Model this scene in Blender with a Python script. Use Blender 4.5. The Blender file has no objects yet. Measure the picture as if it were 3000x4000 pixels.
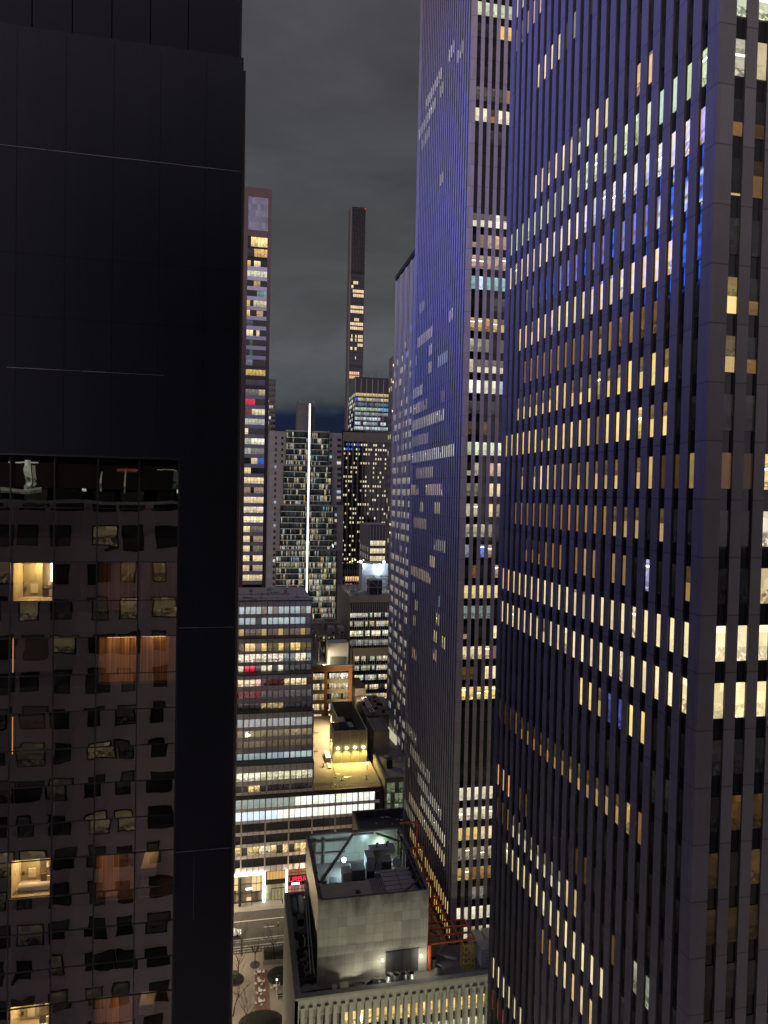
import bpy, math, random
from mathutils import Vector, Matrix

# ------------------------------------------------------------------ camera, world, exposure
scene = bpy.context.scene
COL = scene.collection
PI = math.pi
CAM_Z = 120.0

cam_data = bpy.data.cameras.new('camera')
cam = bpy.data.objects.new('camera', cam_data)
COL.objects.link(cam)
cam_data.sensor_fit = 'VERTICAL'
cam_data.sensor_height = 36.0
cam_data.sensor_width = 27.0
cam_data.lens = 36.0 * 2670.45 / 4000.0
cam_data.clip_start = 0.05
cam_data.clip_end = 6000.0
_y, _p, _r = math.radians(11.64966), math.radians(-1.48187), math.radians(1.17285)
fwd = Vector((math.sin(_y) * math.cos(_p), math.cos(_y) * math.cos(_p), math.sin(_p)))
rt0 = Vector((math.cos(_y), -math.sin(_y), 0))
up0 = rt0.cross(fwd)
rt = rt0 * math.cos(_r) + up0 * math.sin(_r)
up = up0 * math.cos(_r) - rt0 * math.sin(_r)
cam.matrix_world = Matrix(((rt.x, up.x, -fwd.x, 0), (rt.y, up.y, -fwd.y, 0), (rt.z, up.z, -fwd.z, CAM_Z), (0, 0, 0, 1)))
scene.camera = cam

world = bpy.data.worlds.new('World')
scene.world = world
world.use_nodes = True


def build_world():
    nt = world.node_tree
    nt.nodes.clear()
    N = lambda t: nt.nodes.new(t)
    L = nt.links.new

    def math_(op, a, b=None, clamp=False):
        n = N('ShaderNodeMath'); n.operation = op; n.use_clamp = clamp
        for i, v in enumerate((a, b)):
            if v is None: continue
            if isinstance(v, (int, float)): n.inputs[i].default_value = v
            else: L(v, n.inputs[i])
        return n.outputs[0]

    def rgb_mul(col, fac):
        n = N('ShaderNodeVectorMath'); n.operation = 'SCALE'
        n.inputs[0].default_value = col
        L(fac, n.inputs['Scale'])
        return n.outputs[0]
    tc = N('ShaderNodeTexCoord')
    sep = N('ShaderNodeSeparateXYZ'); L(tc.outputs['Generated'], sep.inputs[0])
    x, y, z = sep.outputs
    # clouds: stretched noise on the direction
    mp = N('ShaderNodeMapping'); mp.inputs['Scale'].default_value = (2.6, 2.6, 8.5)
    mp.inputs['Rotation'].default_value = (0.0, 0.22, 0.0)
    L(tc.outputs['Generated'], mp.inputs[0])
    no = N('ShaderNodeTexNoise'); no.inputs['Scale'].default_value = 1.3; no.inputs['Detail'].default_value = 6
    no.inputs['Roughness'].default_value = 0.52; no.inputs['Distortion'].default_value = 0.25
    L(mp.outputs[0], no.inputs['Vector'])
    nz = no.outputs['Fac']
    wob = math_('MULTIPLY', math_('SUBTRACT', nz, 0.5), 0.07)
    zz = math_('ADD', z, wob)
    ramp = N('ShaderNodeValToRGB')
    e = ramp.color_ramp.elements
    e[0].position = 0.0; e[0].color = (0.008, 0.014, 0.037, 1)
    e[1].position = 0.115; e[1].color = (0.0085, 0.0145, 0.038, 1)
    for pos, c in ((0.135, (0.062, 0.072, 0.074)), (0.19, (0.094, 0.099, 0.104)), (0.27, (0.083, 0.086, 0.091)), (0.36, (0.066, 0.069, 0.072)), (0.5, (0.065, 0.065, 0.074)), (0.68, (0.070, 0.069, 0.085)), (0.76, (0.10, 0.10, 0.12)), (0.9, (0.28, 0.26, 0.28)), (1.0, (0.34, 0.31, 0.33))):
        el = e.new(pos); el.color = (*c, 1)
    L(zz, ramp.inputs[0])
    cl = N('ShaderNodeMapRange'); cl.inputs['From Min'].default_value = 0.32; cl.inputs['From Max'].default_value = 0.68
    cl.inputs['To Min'].default_value = 0.74; cl.inputs['To Max'].default_value = 1.24
    L(nz, cl.inputs['Value'])
    sky = N('ShaderNodeVectorMath'); sky.operation = 'SCALE'
    L(ramp.outputs[0], sky.inputs[0]); L(cl.outputs[0], sky.inputs['Scale'])
    # city glow on the cloud base, over the bright square behind and to the left of the viewer
    d = math_('ADD', math_('MULTIPLY', x, -0.50), math_('MULTIPLY', y, -0.86))
    g = math_('MULTIPLY', math_('ADD', d, 0.12, True), 1.0)
    g = math_('POWER', g, 0.7)
    fall = math_('MAXIMUM', 0.0, math_('SUBTRACT', 1.0, math_('MULTIPLY', math_('MAXIMUM', z, 0.0), 1.25)))
    fall = math_('POWER', fall, 2.0)
    gl = rgb_mul((0.62, 0.50, 0.58), math_('MULTIPLY', g, fall))
    add = N('ShaderNodeVectorMath'); add.operation = 'ADD'
    L(sky.outputs[0], add.inputs[0]); L(gl, add.inputs[1])
    bg = N('ShaderNodeBackground'); bg.inputs['Strength'].default_value = 1.0
    L(add.outputs[0], bg.inputs['Color'])
    out = N('ShaderNodeOutputWorld'); L(bg.outputs[0], out.inputs['Surface'])


build_world()
# the glow of the lit square behind the viewer: one broad, weak, slightly violet sun
sun_data = bpy.data.lights.new('city_glow_sun', 'SUN')
sun_data.energy = 1.5; sun_data.angle = math.radians(30); sun_data.color = (1.0, 0.86, 0.94)
sun = bpy.data.objects.new('city_glow_sun', sun_data); COL.objects.link(sun)
sun.rotation_euler = Vector((0.42 * math.cos(math.radians(17)), 0.907 * math.cos(math.radians(17)), -math.sin(math.radians(17)))).to_track_quat('-Z', 'Y').to_euler()
scene.view_settings.view_transform = 'Standard'
scene.view_settings.look = 'None'
scene.view_settings.exposure = 0.0
scene.view_settings.gamma = 1.0
scene.render.engine = 'CYCLES'
cy = scene.cycles
cy.use_denoising = True
cy.max_bounces = 6; cy.diffuse_bounces = 2; cy.glossy_bounces = 4; cy.transparent_max_bounces = 8; cy.transmission_bounces = 4
cy.sample_clamp_indirect = 3.0
cy.caustics_reflective = False; cy.caustics_refractive = False

rng = random.Random(7)

# ------------------------------------------------------------------ materials
MATS = {}


class NT:
    def __init__(self, name):
        self.m = bpy.data.materials.new(name); self.m.use_nodes = True
        self.t = self.m.node_tree; self.t.nodes.clear()
        self.out = self.n('ShaderNodeOutputMaterial')

    def n(self, t, **kw):
        o = self.t.nodes.new(t)
        for k, v in kw.items():
            if k in o.inputs: o.inputs[k].default_value = v
            else: setattr(o, k, v)
        return o

    def l(self, a, b): self.t.links.new(a, b)

    def ma(self, op, a, b=None, c=None, clamp=False):
        n = self.t.nodes.new('ShaderNodeMath'); n.operation = op; n.use_clamp = clamp
        for i, v in enumerate((a, b, c)):
            if v is None: continue
            if isinstance(v, (int, float)): n.inputs[i].default_value = v
            else: self.l(v, n.inputs[i])
        return n.outputs[0]

    def scale(self, col, f):
        n = self.t.nodes.new('ShaderNodeVectorMath'); n.operation = 'SCALE'
        if isinstance(col, tuple): n.inputs[0].default_value = col[:3]
        else: self.l(col, n.inputs[0])
        if isinstance(f, (int, float)): n.inputs['Scale'].default_value = f
        else: self.l(f, n.inputs['Scale'])
        return n.outputs[0]


def surf(name, col, rough=0.8, var=0.25, nscale=0.6, metal=0.0, joint=None, blocks=None, streak=0.0, bump=0.15, spec=0.4, stain=None):
    """matte / painted / stone surface: mottled by noise, optional floor joints (z0, pitch) or
    stone blocks (width, height, contrast) or vertical streaks (dirt, painted reflections)."""
    if name in MATS: return MATS[name]
    T = NT(name)
    geo = T.n('ShaderNodeNewGeometry')
    pos = geo.outputs['Position']
    b = T.n('ShaderNodeBsdfPrincipled', Roughness=rough, Metallic=metal)
    b.inputs['Specular IOR Level'].default_value = spec
    no = T.n('ShaderNodeTexNoise', Scale=nscale, Detail=8.0, Roughness=0.62)
    T.l(pos, no.inputs['Vector'])
    f = T.ma('ADD', T.ma('MULTIPLY', T.ma('SUBTRACT', no.outputs['Fac'], 0.5), 2.0 * var), 1.0)
    n2 = T.n('ShaderNodeTexNoise', Scale=nscale * 14, Detail=4.0)
    T.l(pos, n2.inputs['Vector'])
    f = T.ma('MULTIPLY', f, T.ma('ADD', T.ma('MULTIPLY', T.ma('SUBTRACT', n2.outputs['Fac'], 0.5), var * 0.9), 1.0))
    sp = T.n('ShaderNodeSeparateXYZ'); T.l(pos, sp.inputs[0])
    xy = T.ma('ADD', sp.outputs[0], sp.outputs[1])
    if joint:
        z0, p = joint
        fr = T.ma('FRACT', T.ma('DIVIDE', T.ma('SUBTRACT', sp.outputs[2], z0), p))
        near = T.ma('LESS_THAN', T.ma('ABSOLUTE', T.ma('SUBTRACT', fr, 0.5)), 0.5 - 0.035 / p)
        f = T.ma('MULTIPLY', f, T.ma('ADD', T.ma('MULTIPLY', near, 0.6), 0.4))
        # each precast panel has its own faint tone
        wn = T.n('ShaderNodeTexWhiteNoise'); wn.noise_dimensions = '2D'
        cb = T.n('ShaderNodeCombineXYZ')
        T.l(T.ma('FLOOR', T.ma('DIVIDE', T.ma('SUBTRACT', sp.outputs[2], z0), p)), cb.inputs[0])
        T.l(T.ma('FLOOR', T.ma('DIVIDE', xy, 1.6)), cb.inputs[1])
        T.l(cb.outputs[0], wn.inputs['Vector'])
        f = T.ma('MULTIPLY', f, T.ma('ADD', T.ma('MULTIPLY', wn.outputs['Value'], 0.16), 0.92))
    if blocks:
        bw, bh, con = blocks
        cb = T.n('ShaderNodeCombineXYZ'); T.l(xy, cb.inputs[0]); T.l(sp.outputs[2], cb.inputs[1])
        br = T.n('ShaderNodeTexBrick', Scale=1.0)
        br.offset = 0.0 if bw > bh * 0.8 else 0.5
        br.inputs['Color1'].default_value = (1 - con, 1 - con, 1 - con, 1)
        br.inputs['Color2'].default_value = (1 + con * .4, 1 + con * .4, 1 + con * .4, 1)
        br.inputs['Mortar'].default_value = (0.6, 0.6, 0.6, 1)
        br.inputs['Mortar Size'].default_value = min(bw, bh) * 0.015
        br.inputs['Brick Width'].default_value = bw
        br.inputs['Row Height'].default_value = bh
        T.l(cb.outputs[0], br.inputs['Vector'])
        f = T.ma('MULTIPLY', f, T.n('ShaderNodeSeparateColor').outputs[0] if 0 else br.outputs['Color'])
    if streak:
        cb = T.n('ShaderNodeCombineXYZ'); T.l(T.ma('MULTIPLY', xy, 1.6), cb.inputs[0]); T.l(T.ma('MULTIPLY', sp.outputs[2], 0.12), cb.inputs[1])
        ns = T.n('ShaderNodeTexNoise', Scale=1.0, Detail=5.0)
        T.l(cb.outputs[0], ns.inputs['Vector'])
        f = T.ma('MULTIPLY', f, T.ma('ADD', T.ma('MULTIPLY', T.ma('SUBTRACT', ns.outputs['Fac'], 0.5), 2 * streak), 1.0))
    if stain:   # soot washed down from a coping, ragged lower edge
        ns = T.n('ShaderNodeTexNoise', Scale=1.0, Detail=6.0); cb = T.n('ShaderNodeCombineXYZ'); T.l(T.ma('MULTIPLY', xy, 0.55), cb.inputs[0]); T.l(T.ma('MULTIPLY', sp.outputs[2], 0.16), cb.inputs[1]); T.l(cb.outputs[0], ns.inputs['Vector'])
        h = T.ma('DIVIDE', T.ma('SUBTRACT', sp.outputs[2], stain[0]), stain[1] - stain[0])
        k = T.ma('MULTIPLY', T.ma('ADD', h, T.ma('MULTIPLY', T.ma('SUBTRACT', ns.outputs['Fac'], 0.55), 2.6)), 0.9, None, True)
        f = T.ma('MULTIPLY', f, T.ma('SUBTRACT', 1.0, T.ma('MULTIPLY', k, 0.68)))
    c = T.scale(tuple(col), f)
    T.l(c, b.inputs['Base Color'])
    if bump:
        bp = T.n('ShaderNodeBump', Strength=bump, Distance=0.02)
        T.l(n2.outputs['Fac'], bp.inputs['Height']); T.l(bp.outputs[0], b.inputs['Normal'])
    T.l(b.outputs[0], T.out.inputs[0])
    MATS[name] = T.m
    return T.m


def glow(name, col, strength, pattern=None):
    """something that gives off light: a lamp, a tube, a screen"""
    if name in MATS: return MATS[name]
    T = NT(name)
    e = T.n('ShaderNodeEmission', Strength=strength); e.inputs['Color'].default_value = (*col, 1)
    if pattern == 'screen':
        geo = T.n('ShaderNodeNewGeometry'); sp = T.n('ShaderNodeSeparateXYZ'); T.l(geo.outputs['Position'], sp.inputs[0])
        xy = T.ma('ADD', sp.outputs[0], sp.outputs[1])
        cb = T.n('ShaderNodeCombineXYZ'); T.l(xy, cb.inputs[0]); T.l(sp.outputs[2], cb.inputs[1])
        br = T.n('ShaderNodeTexBrick', Scale=1.0); br.offset = 0
        br.inputs['Color1'].default_value = (0.8, 0.8, 0.8, 1); br.inputs['Color2'].default_value = (1.05, 1.05, 1.05, 1); br.inputs['Mortar'].default_value = (0.05, 0.05, 0.05, 1)
        br.inputs['Mortar Size'].default_value = 0.1; br.inputs['Brick Width'].default_value = 3.1; br.inputs['Row Height'].default_value = 2.6
        T.l(cb.outputs[0], br.inputs['Vector'])
        mx = T.scale(tuple(col), br.outputs['Color']); 
        T.l(mx, e.inputs['Color'])
    T.l(e.outputs[0], T.out.inputs[0])
    MATS[name] = T.m
    return T.m


def window_mat():
    """glass of an office window at night: dark glossy pane; what the lit room behind it sends out comes
    per pane from the 'glow' attribute (rgb = light, alpha = how much of the room shows)."""
    T = NT('window_glass')
    at = T.n('ShaderNodeAttribute'); at.attribute_name = 'glow'
    uv = T.n('ShaderNodeUVMap'); uv.uv_map = 'UVMap'
    sp = T.n('ShaderNodeSeparateXYZ'); T.l(uv.outputs[0], sp.inputs[0])
    u, vr = sp.outputs[0], sp.outputs[1]
    v = T.ma('FRACT', vr)
    cb = T.n('ShaderNodeCombineXYZ'); T.l(T.ma('MULTIPLY', u, 1.7), cb.inputs[0]); T.l(T.ma('MULTIPLY', vr, 4.0), cb.inputs[1])
    vo = T.n('ShaderNodeTexVoronoi'); vo.voronoi_dimensions = '2D'; vo.distance = 'CHEBYCHEV'; vo.inputs['Scale'].default_value = 1.0
    T.l(cb.outputs[0], vo.inputs['Vector'])
    sc = T.n('ShaderNodeSeparateColor'); T.l(vo.outputs['Color'], sc.inputs[0])
    r1, r2 = sc.outputs[0], sc.outputs[1]
    cb2 = T.n('ShaderNodeCombineXYZ'); T.l(T.ma('MULTIPLY', u, 6.0), cb2.inputs[0]); T.l(T.ma('MULTIPLY', vr, 11.0), cb2.inputs[1])
    vo2 = T.n('ShaderNodeTexVoronoi'); vo2.voronoi_dimensions = '2D'; vo2.distance = 'CHEBYCHEV'; vo2.inputs['Scale'].default_value = 1.0
    T.l(cb2.outputs[0], vo2.inputs['Vector'])
    sc2 = T.n('ShaderNodeSeparateColor'); T.l(vo2.outputs['Color'], sc2.inputs[0])
    r3 = sc2.outputs[0]
    low = T.ma('LESS_THAN', v, 0.40)
    high = T.ma('GREATER_THAN', v, 0.80)
    mid = T.ma('ADD', T.ma('MULTIPLY', r1, 0.55), 0.62)
    furn = T.ma('MULTIPLY', T.ma('POWER', T.ma('MULTIPLY', r3, T.ma('ADD', r1, 0.35)), 1.2), 1.25)
    lamp = T.ma('MULTIPLY', T.ma('GREATER_THAN', r2, 0.72), 0.9)
    ceil = T.ma('ADD', 0.75, lamp)
    pat = T.ma('ADD', T.ma('MULTIPLY', low, furn), T.ma('MULTIPLY', T.ma('SUBTRACT', 1.0, low), mid))
    pat = T.ma('ADD', T.ma('MULTIPLY', pat, T.ma('SUBTRACT', 1.0, high)), T.ma('MULTIPLY', ceil, high))
    no = T.n('ShaderNodeTexNoise', Scale=1.0, Detail=3.0); no.noise_dimensions = '2D'
    cb3 = T.n('ShaderNodeCombineXYZ'); T.l(T.ma('MULTIPLY', u, 0.8), cb3.inputs[0]); T.l(T.ma('MULTIPLY', vr, 1.6), cb3.inputs[1])
    T.l(cb3.outputs[0], no.inputs['Vector'])
    flat = T.ma('ADD', 0.80, T.ma('MULTIPLY', no.outputs['Fac'], 0.4))
    a = at.outputs['Alpha']
    k = T.ma('ADD', T.ma('MULTIPLY', pat, a), T.ma('MULTIPLY', flat, T.ma('SUBTRACT', 1.0, a)))
    col = T.scale(at.outputs['Color'], k)
    b = T.n('ShaderNodeBsdfPrincipled', Roughness=0.04)
    b.inputs['Base Color'].default_value = (0.004, 0.004, 0.005, 1)
    b.inputs['Specular IOR Level'].default_value = 0.8
    # float glass is never quite flat: slight warp in what it mirrors
    geo = T.n('ShaderNodeNewGeometry')
    wn = T.n('ShaderNodeTexNoise', Scale=0.55, Detail=1.0); T.l(geo.outputs['Position'], wn.inputs['Vector'])
    bp = T.n('ShaderNodeBump', Strength=0.06, Distance=0.05); T.l(wn.outputs['Fac'], bp.inputs['Height']); T.l(bp.outputs[0], b.inputs['Normal'])
    T.l(col, b.inputs['Emission Color']); b.inputs['Emission Strength'].default_value = 1.0
    T.l(b.outputs[0], T.out.inputs[0])
    T.m.cycles.emission_sampling = 'NONE'
    return T.m


WIN = window_mat()


def clear_glass(name, refl, warp, scale):
    """curtain-wall glazing: mirrors the opposite side, rooms show through"""
    T = NT(name)
    tr = T.n('ShaderNodeBsdfTransparent'); tr.inputs[0].default_value = (0.86, 0.80, 0.74, 1)
    gl = T.n('ShaderNodeBsdfGlossy'); gl.inputs['Roughness'].default_value = 0.0; gl.inputs['Color'].default_value = (1, 1, 1, 1)
    geo = T.n('ShaderNodeNewGeometry')
    n1 = T.n('ShaderNodeTexNoise', Scale=scale, Detail=1.5, Distortion=0.6); T.l(geo.outputs['Position'], n1.inputs['Vector'])
    bp = T.n('ShaderNodeBump', Strength=1.0, Distance=warp); T.l(n1.outputs['Fac'], bp.inputs['Height']); T.l(bp.outputs[0], gl.inputs['Normal'])
    mx = T.n('ShaderNodeMixShader'); mx.inputs[0].default_value = refl
    T.l(tr.outputs[0], mx.inputs[1]); T.l(gl.outputs[0], mx.inputs[2]); T.l(mx.outputs[0], T.out.inputs[0])
    return T.m


# ------------------------------------------------------------------ mesh helpers
class MB:
    def __init__(self): self.v = []; self.f = []; self.g = []; self.uv = []; self.mi = []

    def quad(self, ps, glow_=(0, 0, 0, 0), uvs=None, mi=0):
        i = len(self.v); self.v += [tuple(p) for p in ps]
        self.f.append(tuple(range(i, i + len(ps)))); self.g.append(glow_); self.mi.append(mi)
        self.uv.append(uvs or [(0, 0)] * len(ps))

    def box(self, x0, x1, y0, y1, z0, z1, mi=0):
        c = [(x, y, z) for z in (z0, z1) for y in (y0, y1) for x in (x0, x1)]
        i = len(self.v); self.v += c
        for f in ((0, 2, 3, 1), (4, 5, 7, 6), (0, 1, 5, 4), (2, 6, 7, 3), (0, 4, 6, 2), (1, 3, 7, 5)):
            self.f.append(tuple(i + k for k in f)); self.g.append((0, 0, 0, 0)); self.uv.append([(0, 0)] * 4); self.mi.append(mi)
        return self

    def obox(self, c, ax, hx, hy, hz, mi=0):
        """box of half sizes about centre c, axes = 3 unit vectors"""
        c = Vector(c); X, Y, Z = [Vector(a) for a in ax]
        i = len(self.v)
        for sz in (-1, 1):
            for sy in (-1, 1):
                for sx in (-1, 1): self.v.append(tuple(c + X * hx * sx + Y * hy * sy + Z * hz * sz))
        for f in ((0, 2, 3, 1), (4, 5, 7, 6), (0, 1, 5, 4), (2, 6, 7, 3), (0, 4, 6, 2), (1, 3, 7, 5)):
            self.f.append(tuple(i + k for k in f)); self.g.append((0, 0, 0, 0)); self.uv.append([(0, 0)] * 4); self.mi.append(mi)
        return self

    def bar(self, a, b, w, h=None, mi=0):
        a, b = Vector(a), Vector(b); d = (b - a); L = d.length
        if L < 1e-6: return self
        d.normalize(); s = d.cross(Vector((0, 0, 1)))
        if s.length < 1e-3: s = Vector((1, 0, 0))
        s.normalize(); t = s.cross(d)
        return self.obox((a + b) / 2, (d, s, t), L / 2, w / 2, (h or w) / 2, mi)

    def tube(self, pts, rads, seg=8, mi=0, cap=True):
        pts = [Vector(p) for p in pts]
        if isinstance(rads, (int, float)): rads = [rads] * len(pts)
        base = len(self.v)
        for k, p in enumerate(pts):
            d = (pts[min(k + 1, len(pts) - 1)] - pts[max(k - 1, 0)]).normalized()
            s = d.cross(Vector((0, 0, 1)))
            if s.length < 1e-3: s = Vector((1, 0, 0))
            s.normalize(); t = s.cross(d)
            for j in range(seg):
                a = 2 * PI * j / seg
                self.v.append(tuple(p + (s * math.cos(a) + t * math.sin(a)) * rads[k]))
        for k in range(len(pts) - 1):
            for j in range(seg):
                self.f.append((base + k * seg + j, base + k * seg + (j + 1) % seg, base + (k + 1) * seg + (j + 1) % seg, base + (k + 1) * seg + j))
                self.g.append((0, 0, 0, 0)); self.uv.append([(0, 0)] * 4); self.mi.append(mi)
        if cap:
            for k in (0, len(pts) - 1):
                self.f.append(tuple(base + k * seg + j for j in range(seg))); self.g.append((0, 0, 0, 0)); self.uv.append([(0, 0)] * seg); self.mi.append(mi)
        return self

    def disc(self, c, r, z, seg=16, sy=1.0, mi=0):
        i = len(self.v)
        self.v += [(c[0] + r * math.cos(2 * PI * k / seg), c[1] + r * sy * math.sin(2 * PI * k / seg), z) for k in range(seg)]
        self.f.append(tuple(range(i, i + seg))); self.g.append((0, 0, 0, 0)); self.uv.append([(0, 0)] * seg); self.mi.append(mi)
        return self

    def build(self, name, mats, parent=None, smooth=False):
        me = bpy.data.meshes.new(name)
        off = Vector(parent_world(parent)) if parent else Vector((0, 0, 0))
        me.from_pydata([(a - off.x, b - off.y, c - off.z) for a, b, c in self.v], [], self.f)
        if not isinstance(mats, (list, tuple)): mats = [mats]
        for m in mats: me.materials.append(m)
        if len(mats) > 1: me.polygons.foreach_set('material_index', self.mi)
        if WIN in mats:
            ca = me.color_attributes.new('glow', 'FLOAT_COLOR', 'CORNER')
            ul = me.uv_layers.new(name='UVMap')
            k = 0
            for fi, f in enumerate(self.f):
                for ci in range(len(f)):
                    ca.data[k].color = self.g[fi]; ul.data[k].uv = self.uv[fi][ci]; k += 1
        if smooth: me.polygons.foreach_set('use_smooth', [True] * len(me.polygons))
        me.update()
        o = bpy.data.objects.new(name, me); COL.objects.link(o)
        if parent: o.parent = parent
        return o


def parent_world(p):
    v = Vector((0, 0, 0))
    while p is not None: v += p.location; p = p.parent
    return v


def tag(o, label, cat, group=None):
    o['label'] = label; o['category'] = cat
    if group: o['group'] = group
    return o


def thing(name, label, cat, loc, group=None):
    o = bpy.data.objects.new(name, None); COL.objects.link(o)
    o.location = loc; o.empty_display_size = 0.5
    return tag(o, label, cat, group)


def struct(name, mb, mat):
    o = mb.build(name, mat); o['kind'] = 'structure'; return o


def copy_tree(o, loc, label, rot=0.0):
    c = o.copy(); COL.objects.link(c); c.location = loc; c.rotation_euler = (0, 0, rot); c['label'] = label
    for ch in [x for x in bpy.data.objects if x.parent is o]:
        d = ch.copy(); COL.objects.link(d); d.parent = c
        for g in [x for x in bpy.data.objects if x.parent is ch]:
            e = g.copy(); COL.objects.link(e); e.parent = d
    return c


def add_light(name, kind, loc, energy, col, parent=None, size=0.3, target=None, spot=None):
    l = bpy.data.lights.new(name, kind); l.energy = energy; l.color = col
    if kind in ('POINT', 'SPOT'): l.shadow_soft_size = size
    if kind == 'SPOT': l.spot_size = spot or 2.2; l.spot_blend = 0.6
    o = bpy.data.objects.new(name, l); COL.objects.link(o)
    off = parent_world(parent) if parent else Vector((0, 0, 0))
    o.location = Vector(loc) - off
    if target: o.rotation_euler = (Vector(target) - Vector(loc)).to_track_quat('-Z', 'Y').to_euler()
    if parent: o.parent = parent
    return o


CAMP = Vector((0, 0, CAM_Z))


class Face:
    """a vertical facade: origin o, direction u along it, outward normal n"""
    def __init__(self, o, u, n): self.o = Vector(o); self.u = Vector(u); self.n = Vector(n)
    def P(self, a, z, d=0.0): p = self.o + self.u * a + self.n * d; return Vector((p.x, p.y, z))

    def slab(self, mb, a0, a1, z0, z1, d0, d1, mi=0):
        p, q = self.P(a0, z0, d0), self.P(a1, z1, d1)
        mb.box(min(p.x, q.x), max(p.x, q.x), min(p.y, q.y), max(p.y, q.y), z0, z1, mi)

    def part(self, name, mat, root, a0, a1, z0, z1, d0, d1):
        m = MB(); self.slab(m, a0, a1, z0, z1, d0, d1); return m.build(name, mat, root)


def glazing(root, specs, mat=None, limit=100):
    """specs: (face, a0, a1, z0, z1, d, rgb, alpha). The largest in view become parts of their own, the rest one."""
    mat = mat or WIN

    def size(s):
        f, a0, a1, z0, z1, d, c, al = s
        p = f.P((a0 + a1) / 2, (z0 + z1) / 2, d); v = p - CAMP; L = v.length
        cs = max(0.0, -(v.dot(f.n)) / L)
        lit = 1.0 if max(c) > 0.02 else 0.15
        ca = v.dot(fwd)
        inside = ca > 0 and abs(v.dot(rt) / max(ca, 1e-3)) < 0.58 and abs(v.dot(up) / max(ca, 1e-3)) < 0.77
        return (a1 - a0) * (z1 - z0) * cs / (L * L) * lit * (1.0 if inside else 0.001)

    def put(mb, s):
        f, a0, a1, z0, z1, d, c, al = s
        ru, rv = rng.uniform(0, 50), rng.randint(0, 40)
        w = abs(a1 - a0)
        ps = [f.P(a0, z0, d), f.P(a1, z0, d), f.P(a1, z1, d), f.P(a0, z1, d)]
        uvs = [(ru, rv + .001), (ru + w, rv + .001), (ru + w, rv + .999), (ru, rv + .999)]
        if (ps[1] - ps[0]).cross(ps[3] - ps[0]).dot(f.n) < 0: ps.reverse(); uvs.reverse()
        mb.quad(ps, (c[0], c[1], c[2], al), uvs)
    specs = sorted(specs, key=size, reverse=True)
    for s in specs[:limit]:
        m = MB(); put(m, s); m.build('window', mat, root)
    if specs[limit:]:
        m = MB()
        for s in specs[limit:]: put(m, s)
        o = m.build('window', mat, root); o['kind'] = 'stuff'


def sc(c, k): return (c[0] * k, c[1] * k, c[2] * k)


def rc(c, j=0.12, k=1.0):
    s = k * rng.uniform(1 - j, 1 + j)
    return (c[0] * s, c[1] * s * rng.uniform(0.97, 1.03), c[2] * s * rng.uniform(0.92, 1.08))


WARM = (0.95, 0.66, 0.27); CREAM = (1.0, 0.80, 0.46); PALE = (0.95, 0.86, 0.62); GREENW = (0.78, 0.85, 0.58); ORANGE = (0.80, 0.40, 0.12)
PINK = (0.80, 0.55, 0.42); COOL = (0.70, 0.85, 0.95); TEAL = (0.35, 0.62, 0.62); BLUE = (0.06, 0.16, 0.75); RED = (0.9, 0.02, 0.05)
YEL = (1.0, 0.72, 0.25); WHITE = (1.0, 0.95, 0.82); AMB = (0.34, 0.19, 0.06); DARK = (0.006, 0.0055, 0.005)

M_CONC = surf('precast_concrete', (0.098, 0.093, 0.095), 0.85, 0.16, 0.5, joint=(120.1155, 3.89))
M_CONC2 = surf('precast_concrete_warm', (0.27, 0.238, 0.215), 0.85, 0.16, 0.5, joint=(119.6, 3.87))
M_BLACKG = surf('black_spandrel_glass', (0.005, 0.005, 0.006), 0.04, 0.1, 1.0, bump=0, spec=0.75)
M_DARKMET = surf('dark_metal', (0.025, 0.025, 0.028), 0.45, 0.3, 1.5)
M_DARKWALL = surf('dark_wall_panel', (0.011, 0.013, 0.020), 0.6, 0.25, 0.35, bump=0.05, spec=0.18, streak=0.3)
M_FLASH = surf('grey_flashing', (0.28, 0.29, 0.31), 0.5, 0.6, 2.0)
M_ROOF = surf('roof_felt', (0.17, 0.155, 0.15), 0.9, 0.5, 0.35)
M_ROOFL = surf('pale_roof_pavers', (0.30, 0.26, 0.20), 0.9, 0.35, 0.25, blocks=None)
M_STONE = surf('limestone_panels', (0.34, 0.33, 0.29), 0.85, 0.14, 0.6, blocks=(1.65, 1.7, 0.22), streak=0.18)
M_STONEF = surf('stained_limestone', (0.34, 0.33, 0.29), 0.85, 0.14, 0.6, blocks=(1.65, 1.7, 0.22), streak=0.22, stain=(46.2, 49.3))
M_STONE2 = surf('stone_piers', (0.30, 0.29, 0.25), 0.85, 0.18, 0.9, streak=0.12)
M_STEEL = surf('galvanised_steel', (0.32, 0.33, 0.33), 0.45, 0.35, 1.2, metal=0.5)
M_GREYPAINT = surf('grey_paint', (0.20, 0.20, 0.20), 0.6, 0.3, 1.0)
M_RUST = surf('weathered_steel', (0.13, 0.10, 0.085), 0.8, 0.5, 0.9, streak=0.3)

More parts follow.
